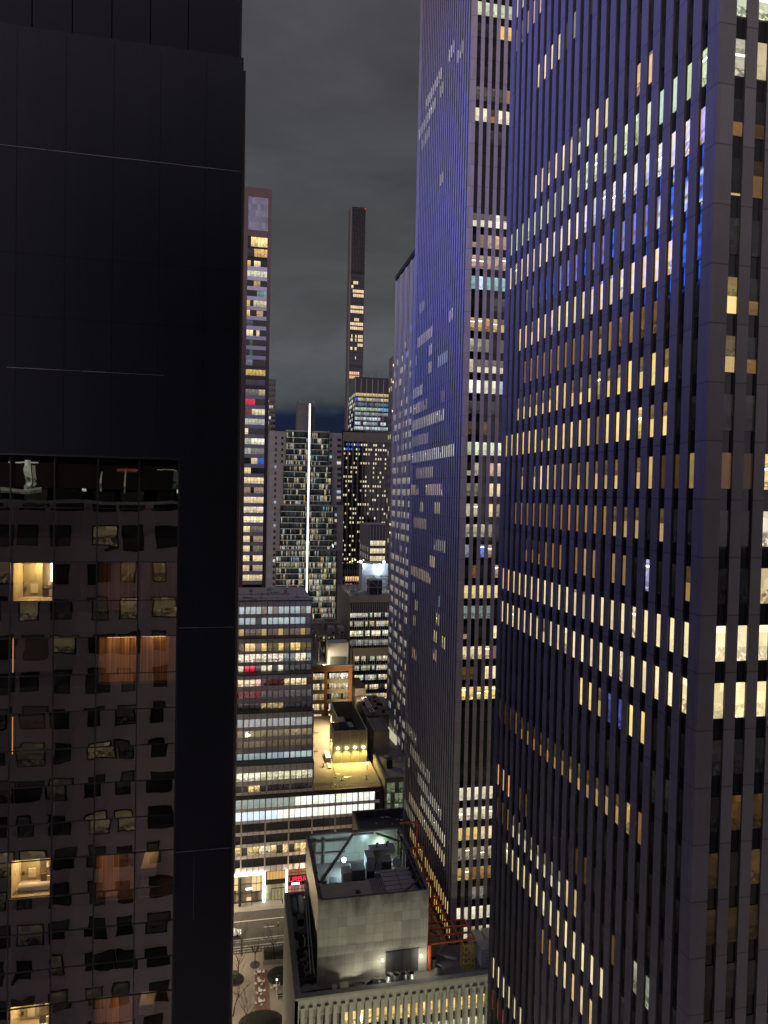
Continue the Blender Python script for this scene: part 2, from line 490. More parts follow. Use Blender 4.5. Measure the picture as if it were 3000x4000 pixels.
# ================================================================== the setting
M_ASPH = surf('asphalt', (0.055, 0.052, 0.05), 0.7, 0.5, 0.5, streak=0.0)
M_PAVE = surf('concrete_paving', (0.25, 0.235, 0.21), 0.75, 0.3, 0.35)
M_PLAZA = surf('plaza_paving', (0.27, 0.235, 0.19), 0.55, 0.35, 0.25)
M_BRICKP = surf('red_brick_paving', (0.20, 0.10, 0.075), 0.7, 0.3, 0.6)
M_PAINT = surf('road_paint', (0.62, 0.60, 0.52), 0.7, 0.4, 1.5)
g = MB(); g.box(-2500, 2500, -1500, 3000, -2.0, -0.15); struct('ground', g, surf('city_ground', (0.05, 0.05, 0.05), 0.9, 0.3, 0.1))
g = MB(); g.box(-300, 300, 177.6, 195.6, -0.15, 0.0); struct('road', g, M_ASPH)
g = MB(); g.box(-300, 300, 195.6, 420, -0.15, 0.14); struct('far_pavement', g, M_PAVE)
g = MB(); g.box(-300, 300, -120, 177.6, -0.15, 0.14); struct('plaza', g, M_PLAZA)
g = MB(); g.box(4.5, 7.9, 150, 170.5, 0.14, 0.146); struct('brick_paving', g, M_BRICKP)
g = MB(); g.box(-300, 300, 191.35, 191.62, 0, 0.005); struct('lane_line', g, M_PAINT)
for k in range(-6, 7):
    g = MB(); g.box(7.3 + k * 9.0, 10.2 + k * 9.0, 187.85, 188.03, 0, 0.005); struct('lane_dash', g, M_PAINT)
for yy, wdt in ((183.5, 0.42), (182.6, 0.14), (180.7, 0.3), (179.6, 0.3), (178.6, 0.25)):
    g = MB(); g.box(-300, 300, yy - wdt / 2, yy + wdt / 2, 0, 0.005); struct('cycle_lane_line', g, surf('grey_road_paint', (0.33, 0.34, 0.33), 0.7, 0.5, 1.2))
for k in range(12):
    g = MB(); g.box(-6.1 + k * 3.2, -5.96 + k * 3.2, 182.67, 183.29, 0, 0.005); struct('cycle_lane_bar', g, MATS['grey_road_paint'])

# ================================================================== dark tower on the left
YL = 28.88


def dark_tower():
    t = thing('dark_tower', 'black windowless tower side with a glazed strip of hotel rooms, filling the left', 'tower', (-14, 33, 0))
    m = MB()
    m.box(-2.54, -0.25, YL, 36.0, 0, 121.3); m.box(-20, -0.25, YL, 36.0, 121.3, 137.6)
    m.box(-20, -2.54, 33.6, 36.0, 0, 121.3); m.box(-20, -15.4, YL, 33.6, 0, 121.3)
    m.build('wall', M_DARKWALL, t)
    m = MB(); m.box(-20, -0.42, YL + 0.2, 36.0, 137.6, 175); m.build('upper_wall', surf('upper_wall_panel', (0.007, 0.007, 0.012), 0.6, 0.12, 0.35, bump=0.05, spec=0.15), t)
    m = MB()
    for x in (-2.45, -3.9, -5.35, -6.8, -8.25, -9.7): m.box(x - 0.012, x + 0.012, YL + 0.17, YL + 0.2, 137.6, 175)
    m.build('panel_joint', surf('matt_black_joint', (.004, .004, .006), 1.0, .1, 1, bump=0, spec=0.0), t)
    m = MB()
    for x in (-1.7, -3.45, -5.2, -6.95, -8.7): m.box(x - .006, x + .006, YL - .002, YL, 121.6, 137.4)
    for z in (129.0, 126.6): m.box(-15, -.3, YL - .002, YL, z - .005, z + .005)
    m.build('panel_joint', surf('matt_black_joint', (.004, .004, .006), 1.0, .1, 1, bump=0, spec=0.0), t)
    # side strip seen edge-on, brownish
    m = MB(); m.box(-0.25, -0.16, YL + 0.35, 36.0, 0, 137.3); m.build('side_cladding', surf('brown_cladding', (0.16, 0.125, 0.10), 0.7, 0.3, 1.0), t)
    for z, x0, x1 in ((133.03, -14, -0.3), (124.6, -9.0, -3.2), (114.37, -2.5, -0.3), (105.09, -2.5, -0.3)):
        m = MB(); x = x0
        while x < x1 - 0.05:
            w = min(rng.uniform(0.25, 1.2), x1 - x); h = rng.uniform(0.004, 0.011); dz = rng.uniform(-.006, .006)
            m.box(x, x + w, YL - 0.012, YL, z + dz - h, z + dz + h); x += w
        m.build('seam', M_FLASH, t)
    m = MB(); m.box(-1.78, -1.775, YL - 0.003, YL, 102.2, 104.9); m.build('stain', M_FLASH, t)
    # glazed strip
    GY = YL + 0.34
    glass = clear_glass('mirror_glazing', 0.36, 0.008, 0.42)
    mull = [-13.74 - 1.6, -13.74, -12.14, -10.54, -8.94, -7.34, -5.74, -4.15, -2.58]
    floors = [121.25, 120.1, 117.0, 116.86 - 2.99 + 0.0]
    flz = [116.98 - 2.985 * k for k in range(0, 20)]      # head of each room window
    edges = [121.3, 119.95, 118.4, 117.05] + [z for k in range(20) for z in (flz[k] - 1.56, flz[k] - 1.56 - 0.47, flz[k + 1] + .05 if k < 19 else flz[k] - 2.9)]
    # panes: one sheet per bay and storey, each tilted by a hair so mirrored lines break from pane to pane
    for i in range(len(mull) - 1):
        zt = 121.3
        zs = [121.3, 119.2, 117.05] + [116.98 - 2.985 * k - 1.5 for k in range(0, 9)] + [116.98 - 2.985 * k - 2.98 for k in range(0, 8)]
        zs = sorted(set(round(z, 3) for z in zs if z > 92), reverse=True)
        for z1, z0 in zip(zs[:-1], zs[1:]):
            m = MB()
            tx, tz = rng.uniform(-.0035, .0035), rng.uniform(-.0035, .0035)
            xa, xb = mull[i], mull[i + 1]
            m.quad([(xa, GY - tx, z0 - 0.0), (xb, GY + tx, z0), (xb, GY + tx + tz, z1), (xa, GY - tx + tz, z1)])
            m.build('pane', glass, t)
    for x in mull[:-1]:
        m = MB(); m.box(x - 0.018, x + 0.018, GY - 0.05, GY + 0.04, 90, 121.3); m.build('mullion', M_DARKMET, t)
    m = MB(); m.box(-2.60, -2.54, YL - 0.01, GY + 0.05, 90, 121.3); m.box(-15.4, -2.54, YL + 0.01, GY + 0.05, 121.24, 121.3); m.build('frame', M_DARKMET, t)
    m = MB()
    for z in zs[1:]: m.box(-16, -2.6, GY - 0.035, GY + 0.03, z - 0.012, z + 0.012)
    m.build('transom', M_DARKMET, t)
    # dark floors, party walls and ceilings behind the glass
    mi = surf('dark_interior', (0.05, 0.045, 0.045), 0.9, 0.2, 1.0)
    m = MB()
    for k in range(-1, 9):
        m.box(-16, -2.56, GY + 0.1, 33.6, flz[0] - 2.985 * k + 0.02, flz[0] - 2.985 * k + 1.0)
    m.build('floor_slab', mi, t)
    m = MB()
    for x in mull: m.box(x - 0.06, x + 0.06, GY + 0.12, 33.6, 90, 121.3)
    m.build('party_wall', mi, t)
    return t, GY, flz


dark_root, GYL, FLZ = dark_tower()


def hotel_rooms():
    t = dark_root
    cream = surf('bathroom_wall', (0.62, 0.52, 0.36), 0.8, 0.08, 1.0, bump=0)
    olive = surf('bathroom_screen', (0.36, 0.34, 0.20), 0.6, 0.08, 1.0, bump=0)
    white = surf('white_towel', (0.78, 0.76, 0.70), 0.9, 0.05, 3.0)
    darkw = surf('dark_wood', (0.06, 0.04, 0.03), 0.5, 0.2, 2.0)
    carpet = surf('patterned_carpet', (0.20, 0.13, 0.11), 0.9, 0.8, 3.0)
    drape = surf('brown_drape', (0.36, 0.22, 0.12), 0.9, 0.1, 1.0)
    tube = glow('bath_mirror_light', (1.0, 0.80, 0.50), 9.0)

    def shell(x0, x1, z0, z1, mat, depth=2.6):
        m = MB(); y0, y1 = GYL + 0.13, GYL + 0.13 + depth
        m.quad([(x0, y1, z0), (x0, y1, z1), (x1, y1, z1), (x1, y1, z0)])
        m.quad([(x0, y0, z0), (x0, y0, z1), (x0, y1, z1), (x0, y1, z0)])
        m.quad([(x1, y0, z0), (x1, y1, z0), (x1, y1, z1), (x1, y0, z1)])
        m.quad([(x0, y0, z1), (x1, y0, z1), (x1, y1, z1), (x0, y1, z1)])
        m.quad([(x0, y0, z0), (x0, y1, z0), (x1, y1, z0), (x1, y0, z0)])
        return m.build('room_lining', mat, t)
    # bathrooms, left bay; bright at storeys 0, 4 and 6, a sliver of light at 1 and 2
    for k, on in ((0, 1.0), (4, 1.25), (6, 1.2)):
        zt = FLZ[k] if k < 6 else FLZ[6] + 0.0
        zb = zt - 1.5
        x0, x1 = -8.86, -7.43
        shell(x0, x1, zb, zt, cream, 2.2)
        r = thing_part('bathroom_fitting', t, (x0, GYL, zb))
        m = MB(); m.box(x0 + 0.02, x0 + 0.74, GYL + 1.35, GYL + 1.39, zb, zt - 0.03); m.build('shower_screen', olive, r)
        m = MB(); m.box(x0 + 0.30, x0 + 0.58, GYL + 1.30, GYL + 1.345, zb + 0.15, zb + 0.52); m.build('towel', white, r)
        m = MB(); m.box(x0 + 0.80, x1 - 0.02, GYL + 1.0, GYL + 1.9, zb + 0.34, zb + 0.40); m.box(x0 + 0.84, x1 - 0.04, GYL + 1.04, GYL + 1.8, zb + 0.02, zb + 0.34); m.build('vanity', darkw, r)
        m = MB(); m.box(x0 + 1.10, x0 + 1.24, GYL + 0.96, GYL + 1.0, zb + 0.04, zb + 0.34); m.box(x0 + 1.28, x0 + 1.42, GYL + 0.96, GYL + 1.0, zb + 0.04, zb + 0.34); m.build('towel', white, r)
        m = MB(); m.tube([(x0 + 1.0, GYL + 1.5, zb + 0.40), (x0 + 1.0, GYL + 1.5, zb + 0.46), (x0 + 1.0, GYL + 1.5, zb + 0.66)], [0.05, 0.08, 0.03], 10); m.build('bottle', white, r)
        m = MB(); m.box(x0 + 0.86, x0 + 0.93, GYL + 2.1, GYL + 2.16, zb + 0.5, zt - 0.12); m.build('mirror_light', tube, r)
        m = MB(); m.box(x0 + 0.06, x0 + 0.14, GYL + 1.32, GYL + 1.35, zb + 0.24, zb + 0.40); m.build('switch_plate', darkw, r)
        m = MB(); m.box(x0 + 0.1, x1 - 0.1, GYL + 0.5, GYL + 0.58, zt - 0.03, zt - 0.01); m.build('ceiling_light', glow('bath_ceiling_light', (1.0, 0.78, 0.42), 7.0), r)
        add_light('bathroom_lamp', 'POINT', (x0 + 0.75, GYL + 0.9, zt - 0.25), 62 * on, (1.0, 0.74, 0.36), r, 0.15)
        if k:
            m = MB(); m.tube([(x0 + 0.15, GYL + 0.55, zb + 0.16 + 0.0), (x1 - 0.1, GYL + 0.55, zb + 0.16)], 0.16, 12); m.build('bath_tub', white, r)
    for k in (1, 2):
        zt = FLZ[k] + (0.12 if k == 1 else -0.18); zb = zt - 1.5
        m = MB(); m.box(-8.90, -8.86, GYL + 0.16, GYL + 0.2, zb, zt); m.build('blind_gap', glow('blind_gap_light', (1.0, 0.50, 0.18), 1.1), t)
        m = MB(); m.box(-8.85, -7.40, GYL + 0.2, GYL + 0.24, zb, zt); m.build('roller_blind', surf('blind_fabric', (0.10, 0.085, 0.07), 0.9, 0.1, 1.0), t)
    # bedrooms with drapes, two right bays
    for k, e, bed in ((0, 0.45, 0), (1, 4.6, 0), (4, 4.2, 1), (6, 5.0, 1)):
        zt = FLZ[k] - (0.03 if k else 0.0); zb = zt - 1.95
        x0, x1 = -5.67, -2.66
        shell(x0, x1, zb, zt, surf('bedroom_wall', (0.40, 0.30, 0.20), 0.8, 0.1, 1.0, bump=0), 3.4)
        r = thing_part('bedroom_fitting', t, (x0, GYL, zb))
        m = MB(); x = x0 + 0.05
        xe = x1 - 0.05 if not bed else x0 + 0.85
        while x < xe:
            w = rng.uniform(0.03, 0.09); d = rng.uniform(0, 0.09)
            if not (k == 0 and rng.random() < 0.25): m.box(x, x + w * 0.92, GYL + 0.35 + d, GYL + 0.39 + d, zb, zt - 0.04)
            x += w
        T = NT('sheer_drape')
        tr = T.n('ShaderNodeBsdfTranslucent')
        gp = T.n('ShaderNodeNewGeometry'); sx = T.n('ShaderNodeSeparateXYZ'); T.l(gp.outputs['Position'], sx.inputs[0])
        cbx = T.n('ShaderNodeCombineXYZ'); T.l(T.ma('MULTIPLY', sx.outputs[0], 13.0), cbx.inputs[0]); T.l(T.ma('MULTIPLY', sx.outputs[2], 0.25), cbx.inputs[1])
        nn = T.n('ShaderNodeTexNoise', Scale=1.0, Detail=4.0); T.l(cbx.outputs[0], nn.inputs['Vector'])
        T.l(T.scale((0.95, 0.66, 0.42), T.ma('POWER', T.ma('MULTIPLY', nn.outputs['Fac'], 1.7), 2.6)), tr.inputs[0])
        df = T.n('ShaderNodeBsdfDiffuse'); df.inputs[0].default_value = (0.30, 0.18, 0.10, 1)
        tp = T.n('ShaderNodeBsdfTransparent')
        a1 = T.n('ShaderNodeAddShader'); T.l(tr.outputs[0], a1.inputs[0]); T.l(df.outputs[0], a1.inputs[1])
        mx = T.n('ShaderNodeMixShader'); mx.inputs[0].default_value = 0.55; T.l(tp.outputs[0], mx.inputs[1]); T.l(a1.outputs[0], mx.inputs[2]); T.l(mx.outputs[0], T.out.inputs[0])
        m.build('drape', T.m, r)
        m = MB(); m.box(x0, x1, GYL + 0.2, GYL + 3.3, zb, zb + 0.03); m.build('carpet', carpet, r)
        if bed:
            m = MB(); m.box(-4.06, -3.45, GYL + 1.0, GYL + 3.3, zb + 0.35, zb + 0.75); m.build('bed', white, r)
            m = MB(); m.box(x0 + 1.0, x0 + 1.5, GYL + 2.6, GYL + 3.2, zb + 0.03, zb + 0.85); m.build('cabinet', darkw, r)
            m = MB(); m.box(x0 + 0.98, x0 + 1.52, GYL + 3.2, GYL + 3.24, zb + 0.9, zb + 1.7); m.build('mirror', glow('lit_headboard', (1.0, 0.70, 0.35), 0.9), r)
        else:
            m = MB(); m.box(x0 + 0.6, x0 + 1.5, GYL + 2.2, GYL + 3.0, zb + 0.03, zb + 0.55); m.box(x0 + 0.5, x0 + 1.45, GYL + 3.1, GYL + 3.16, zb + 0.75, zb + 1.3); m.build('television', darkw, r)
            m = MB(); m.box(x1 - 1.4, x1 - 0.6, GYL + 1.6, GYL + 2.3, zb + 0.03, zb + 0.5); m.build('chair', drape, r)
        if k == 1:
            m = MB(); m.box(x0 + 0.25, x0 + 1.5, GYL + 0.62, GYL + 0.66, zt - 0.13, zt - 0.1); m.box(x0 + 1.65, x1 - 0.45, GYL + 0.62, GYL + 0.66, zt - 0.13, zt - 0.1)
            m.build('cove_light', glow('cove_strip', (1.0, 0.72, 0.32), 7.0), r)
        add_light('bedroom_lamp', 'POINT', (-4.2, GYL + 2.2, zt - 0.35), 15 * e, (1.0, 0.60, 0.26), r, 0.3)


def thing_part(name, root, loc):
    o = bpy.data.objects.new(name, None); COL.objects.link(o)
    o.parent = root; o.location = Vector(loc) - parent_world(root); o.empty_display_size = 0.1
    return o


hotel_rooms()


# our own hotel, behind the viewer: what the dark tower's glass mirrors
def own_hotel():
    t = thing('hotel_facade', 'pale hotel wall with punched windows, mirrored in the glazing of the dark left tower', 'hotel', (-14, -8, 0))
    wall = surf('pale_render', (0.60, 0.50, 0.52), 0.85, 0.08, 0.5, bump=0)
    m = MB(); m.box(-26, 15, -16, -0.9, 0, 148); m.build('wall', wall, t)
    f = Face((-40, -0.9, 0), (1, 0, 0), (0, 1, 0))
    sp = []; m = MB()
    xs = [-19.6, -17.3, -14.9, -12.1, -9.9, -7.2, -4.6, 0.4]
    for k in range(0, 17):
        z = 74 + k * 2.95
        if z > 119: continue
        for x in xs:
            w = rng.choice((1.0, 1.3, 1.7)) * rng.uniform(.9, 1.1); xx = x + rng.uniform(-.15, .15)
            c = rng.choice([(0.004,) * 3] * 9 + [(0.04, 0.034, 0.024), (0.13, 0.10, 0.055), (0.02, 0.018, 0.014), (0.012, 0.011, 0.01), (0.012, 0.011, 0.01)])
            f.slab(m, xx + 40 - 0.12, xx + 40 + w + 0.12, z - .1, z + 1.65, 0.0, 0.03)
            sp.append((f, xx + 40, xx + 40 + w, z, z + 1.55, 0.05, rc(c), 0.9))
    # the terrace floor with its lamps
    z = 119.2
    f.slab(m, 15, 41, z - 0.2, z + 3.4, 0.0, 0.04)
    m.build('window_surround', M_BLACKG, t)
    for x, w, zz, h, c in ((-17.4, 0.5, z + .8, 2.2, (0.9, .95, .75)), (-17.9, 1.6, z + 2.75, 0.12, (1.6, 1.5, 1.2)), (-18.6, 2.6, z + .3, 0.5, (0.4, .42, .3)), (-16.8, .3, z + 1, 1.6, (.6, .6, .45)),
                           (-11.6, .12, z + .6, 1.6, (.6, .55, .4)), (-13.0, .35, z + .5, .25, (2.2, 2.3, 2.2)), (-9.8, .12, z + .5, 1.8, (.6, .5, .35)), (-10.4, 1.6, z + 2.1, .3, (.4, .12, .05)),
                           (-7.2, 1.7, z + 2.4, .08, (.6, .55, .4)), (-6.0, 1.2, z + .9, 1.5, (.10, .16, .09)), (-5.6, .35, z + .5, .3, (2.5, 2.6, 2.4)), (-5.0, .9, z + 1.0, 1.4, (.02, .42, .34)), (-20.5, .3, z + .6, .3, (2, 2, 1.8))):
        sp.append((f, x + 40, x + 40 + w, zz, zz + h, 0.07, sc(c, .45), 0.9))
    m = MB(); f.slab(m, 15, 40, z - 0.5, z - 0.25, 0, 0.8); m.build('terrace_ledge', surf('pale_ledge', (0.7, 0.68, 0.66), 0.7, 0.1, 1.0), t)
    glazing(t, sp, limit=40)
    m = MB(); f.slab(m, 39.0, 41.0, 119, 121.3, -0.02, 0.02); m.build('viewing_window', M_BLACKG, t)


own_hotel()


# the blue screen round the corner whose light and reflection fall on the towers
def screen_block():
    t = thing('screen_building', 'tower wrapped in a bright blue LED screen, mirrored in the right tower windows', 'building', (-35, 145, 0))
    m = MB(); m.box(-52, -17.3, 44, 186, 0, 203); m.build('wall', M_DARKWALL, t)
    s = glow('blue_led', (0.03, 0.14, 1.0), 9.5, 'screen')
    m = MB(); m.box(-17.3, -17.0, 104, 186, 158, 188); m.build('side_screen', s, t)
    m = MB(); m.box(-17.3, -17.0, 46, 103.6, 150, 202); m.build('added_glow_panel', glow('added_violet_glow', (0.24, 0.22, 1.0), 5.4), t)  # violet panel added to light the near tower, neither seen nor mirrored
    m = MB()   # slats before the panels, added to cut their downward light
    for k in range(14): m.box(-17.0, -15.8, 45, 186 if k < 9 else 104, 150 + 4 * k - .08, 150 + 4 * k + .08) if k > 1 else m.box(-17.0, -15.8, 45, 104, 150 + 4 * k - .08, 150 + 4 * k + .08)
    m.build('light_cut_slats', M_BLACKG, t)
    w = glow('white_led', (0.75, 0.88, 1.0), 9.0)
    m = MB(); X = -16.9   # pale lettering strokes on the screen
    for (ya, za, yb, zb) in ((105.4, 172, 105.4, 177), (105.4, 177, 107.6, 177), (105.4, 174.5, 107.2, 174.5), (105.4, 172, 107.6, 172), (109, 172, 110.4, 177), (110.4, 177, 111.8, 172), (109.6, 173.6, 111.3, 173.6),
                             (113.2, 172, 113.2, 177), (113.2, 172, 115.2, 172), (116.6, 172, 118, 177), (118, 177, 119.4, 172), (117.2, 173.6, 118.8, 173.6), (112.6, 179.2, 116.4, 179.2), (112.6, 180.6, 115.4, 180.6)):
        m.bar((X, ya, za), (X, yb, zb), 0.55, 0.55)
    m.build('lettering', w, t)


screen_block()


# ================================================================== the two slab towers on the right
def slab_tower(name, label, X0, Ycorner, depthY, widthX, ztop, pitchY, nY, bay0Y, pitchX, nX, conc, z0, fl, litfn, mech, pier_w, dep, corner, wk=1.0):
    """wide face looks -X, narrow face looks -Y. window heads sit fl*k + z0 - .75"""
    t = thing(name, label, 'tower', (X0 + widthX / 2, Ycorner + depthY / 2, 0))
    m = MB(); m.box(X0 + dep + .05, X0 + widthX, Ycorner + dep + .05, Ycorner + depthY, 0, ztop)
    m.build('core', M_BLACKG, t)
    fw = Face((X0, Ycorner, 0), (0, 1, 0), (-1, 0, 0))     # wide
    fn = Face((X0, Ycorner, 0), (1, 0, 0), (0, -1, 0))     # narrow
    # piers; bay centre list
    cw = [bay0Y - Ycorner - pitchY * j for j in range(nY)]
    gap = pitchY - pier_w
    def pier(face, a0, a1):
        m = MB(); face.slab(m, a0, a1, 0, ztop, -.055, 0, 0); face.slab(m, a0 + .004, a1 - .004, 0, ztop, -dep - .06, -.055, 1)
        m.build('pier', [conc, M_DARKMET], t)
    for j, c in enumerate(cw):
        if j < nY - 1:
            pier(fw, c - pitchY + gap / 2, c - gap / 2)
    fw.part('pier', conc, t, cw[0] + gap / 2, depthY, 0, ztop, -dep - .06, 0)
    # corner: one L shaped pier with a shadow joint
    m = MB(); cwid = cw[-1] - gap / 2
    m.box(X0, X0 + dep + .06, Ycorner + .44, Ycorner + cwid, 0, ztop)
    m.box(X0, X0 + corner, Ycorner, Ycorner + .385, 0, ztop)
    m.box(X0 + .012, X0 + .3, Ycorner + .3, Ycorner + .5, 0, ztop)
    m.build('corner_pier', conc, t)
    gx = pitchX - pier_w
    cx = [corner + gx / 2 + pitchX * j for j in range(nX)]
    for j in range(nX):
        pier(fn, cx[j] + gx / 2, cx[j] + gx / 2 + pier_w)
    sp = []
    kmin = int(-(z0 - 6) / fl); kmax = int((ztop - z0 - 3) / fl)
    for k in range(kmin, kmax + 1):
        zh = z0 + fl * k - 0.75; zl = zh - 2.40
        if any(a < (zh + zl) / 2 < b for a, b in mech): continue
        for j in range(nY):
            r = [(b0, b1, sc(c, wk) if max(c) > .1 else c, al) for b0, b1, c, al in litfn('w', k, j)]
            a0, a1 = cw[j] - gap / 2 + .01, cw[j] + gap / 2 - .10
            for (b0, b1, c, al) in r: sp.append((fw, a0, a1, zl + (zh - zl) * b0, zl + (zh - zl) * b1, -dep + .01, c, al))
        for j in range(nX):
            r = litfn('n', k, j)
            a0, a1 = cx[j] - gx / 2, cx[j] + gx / 2
            for (b0, b1, c, al) in r: sp.append((fn, a0, a1, zl + (zh - zl) * b0, zl + (zh - zl) * b1, -dep + .01, c, al))
    glazing(t, sp)
    # window heads and sills as thin dark frames on the storeys of the near faces
    m = MB(); m.box(X0 - .05, X0 + widthX + .05, Ycorner - .05, Ycorner + depthY + .05, ztop, ztop + 1.2); m.build('parapet', conc, t)
    return t, fw, fn, cw, cx, gap, gx


def rngs(*a):
    s = set()
    for r in a:
        if isinstance(r, tuple): s.update(range(r[0], r[1] + 1))
        else: s.add(r)
    return s


# near tower: storey -> [(bays, colour, strength, style)], style f full blind, h lower half bright, d dim
NEAR_W = {
    15: [(rngs(0, 1), PALE, .9, 'f')],
    14: [(rngs(3, 4), PINK, .9, 'f'), (rngs(2), PINK, .5, 'f'), (rngs(1), PINK, .3, 'f'), (rngs(0), PINK, .2, 'f')],
    12: [(rngs((4, 7)), CREAM, 1.0, 'f'), (rngs(9), PALE, .4, 'd'), (rngs(8), AMB, .25, 'd'), (rngs(11), AMB, .15, 'd')],
    9: [(rngs(4, 5, 6, 7, 12, 13), CREAM, 1.0, 'f'), (rngs(10, 11), GREENW, .95, 'f'), (rngs(8, 9), CREAM, .95, 'f'), (rngs(16, 17), (1.0, .68, .36), .95, 'f')],
    8: [(rngs((0, 9)), GREENW, .75, 'f'), (rngs((10, 16)), GREENW, .9, 'i'), (rngs(18, 19), (.72, .88, .74), .85, 'f'), (rngs(17, 20), GREENW, .85, 'f'), (rngs(21), GREENW, .9, 'i')],
    7: [(rngs((0, 10)), CREAM, .95, 'f'), (rngs((11, 18)), PALE, .9, 'i'), (rngs(19, 20), (.95, .78, .55), .85, 'f'), (rngs(21), PINK, .75, 'i')],
    6: [(rngs(3, 4, 8, 9), PINK, .28, 'd'), (rngs(15, 16, 18), PINK, .3, 'd'), (rngs(10, 12, 13, 17), AMB, .6, 'd')],
    5: [(rngs((2, 13)), YEL, .95, 'f'), (rngs(14, 17, 18, 16), YEL, .9, 'f'), (rngs(15, 19), YEL, .95, 'i'), (rngs(20, 21), DARK, 3, 'i')],
    4: [(rngs((3, 12)), AMB, 1.0, 'd'), (rngs(13), WARM, .5, 'h'), (rngs(14, 16), AMB, 1.1, 'd'), (rngs(15, 17, 18), AMB, .5, 'i')],
    3: [(rngs((2, 7)), YEL, .9, 'h'), (rngs(8, 9, 16, 18), YEL, .95, 'f'), (rngs(10, 11, 12, 14, 15, 17, 19), YEL, .95, 'h'), (rngs(13), YEL, .3, 'i')],
    2: [(rngs(0, 1), YEL, .7, 'f'), (rngs(2, 3, 4, 5, 8, 9, 10, 11, 12), YEL, .95, 'f'), (rngs(6, 7), YEL, .9, 'h'), (rngs(13), YEL, .2, 'd'), (rngs(14, 15, 16), YEL, 1.0, 'f'), (rngs(17), YEL, .95, 'i'), (rngs(18, 19), YEL, 1.0, 'h')],
    1: [(rngs(3), WARM, .7, 'h'), (rngs(5), CREAM, .8, 'h'), (rngs(6, 7), CREAM, .9, 'f'), (rngs(8, 9, 10, 12), WARM, .5, 'd'), (rngs(11, 13, 15), WARM, .65, 'h'), (rngs(14, 17), WARM, .55, 'h'), (rngs(18), WARM, .75, 'f'), (rngs(21), WARM, .4, 'd'), (rngs(19, 20), AMB, .25, 'd')],
    0: [(rngs((2, 9)), AMB, .75, 'd'), (rngs((10, 14)), AMB, 1.1, 'd'), (rngs(15, 16, 17, 19), WARM, .5, 'h'), (rngs(18, 20, 21), DARK, 2, 'i')],
    -1: [(rngs(4, 5, 6), AMB, .6, 'h'), (rngs(7, 8, 9, 11), AMB, .9, 'd'), (rngs(12, 13), WARM, .42, 'd'), (rngs(15, 16), WARM, .35, 'd'), (rngs(18), (.5, .5, .9), .9, 'i'), (rngs(21), WARM, .35, 'h')],
    -2: [(rngs((0, 3)), (1.0, .60, .26), .95, 'f'), (rngs((4, 11)), CREAM, .9, 'f'), (rngs(12), CREAM, .5, 'f'), (rngs((13, 21)), CREAM, 1.0, 'f')],
    -3: [(rngs((0, 9)), CREAM, .92, 'f'), (rngs(10, 16), CREAM, .9, 'i'), (rngs((11, 15)), CREAM, 1.0, 'f'), (rngs((17, 20)), CREAM, 1.0, 'f'), (rngs(21), CREAM, 1.0, 'i')],
    -4: [(rngs(12, 13), YEL, .9, 'f'), (rngs(14), YEL, .6, 'h'), (rngs(17, 18), YEL, .95, 'f'), (rngs(15, 16), (.25, .25, .9), .3, 'i')],
    -5: [(rngs(15, 19, 20), DARK, 2.5, 'i')],
    -6: [(rngs(0, 1, 2), AMB, .2, 'd'), (rngs(3), ORANGE, .3, 'd'), (rngs((4, 10)), AMB, .8, 'h'), (rngs((11, 16)), WARM, .38, 'h'), (rngs(17), WARM, .5, 'i'), (rngs(18), ORANGE, .3, 'd')],
    -8: [(rngs(0, 1, 2), (1.0, .50, .18), .95, 'f'), (rngs(4, 5), AMB, .35, 'd'), (rngs(12, 13), AMB, .2, 'd')],
    -9: [(rngs(0, 1), AMB, .35, 'd'), (rngs(2), AMB, .8, 'd'), (rngs((3, 10)), PALE, .8, 'h'), (rngs(11, 12), WARM, .7, 'f'), (rngs(19, 18), GREENW, .35, 'i'), (rngs(16), AMB, .4, 'd')],
    -10: [(rngs((2, 13)), (.98, .82, .48), .92, 'f'), (rngs(14, 15), (.98, .82, .48), .9, 'f'), (rngs(17, 20), DARK, 3, 'i')],
    -11: [(rngs(8), AMB, 1.0, 'd'), (rngs(9), AMB, 1.2, 'd'), (rngs(10, 12), WARM, .7, 'f'), (rngs(11, 13), CREAM, .85, 'f'), (rngs(14), WARM, .6, 'f')],
    -12: [(rngs(13, 14, 15), AMB, .5, 'd')],
    -14: [(rngs((0, 5)), (.98, .82, .48), .9, 'f')],
    -15: [(rngs(0, 1, 2), (.45, .12, .05), .5, 'd')],
}
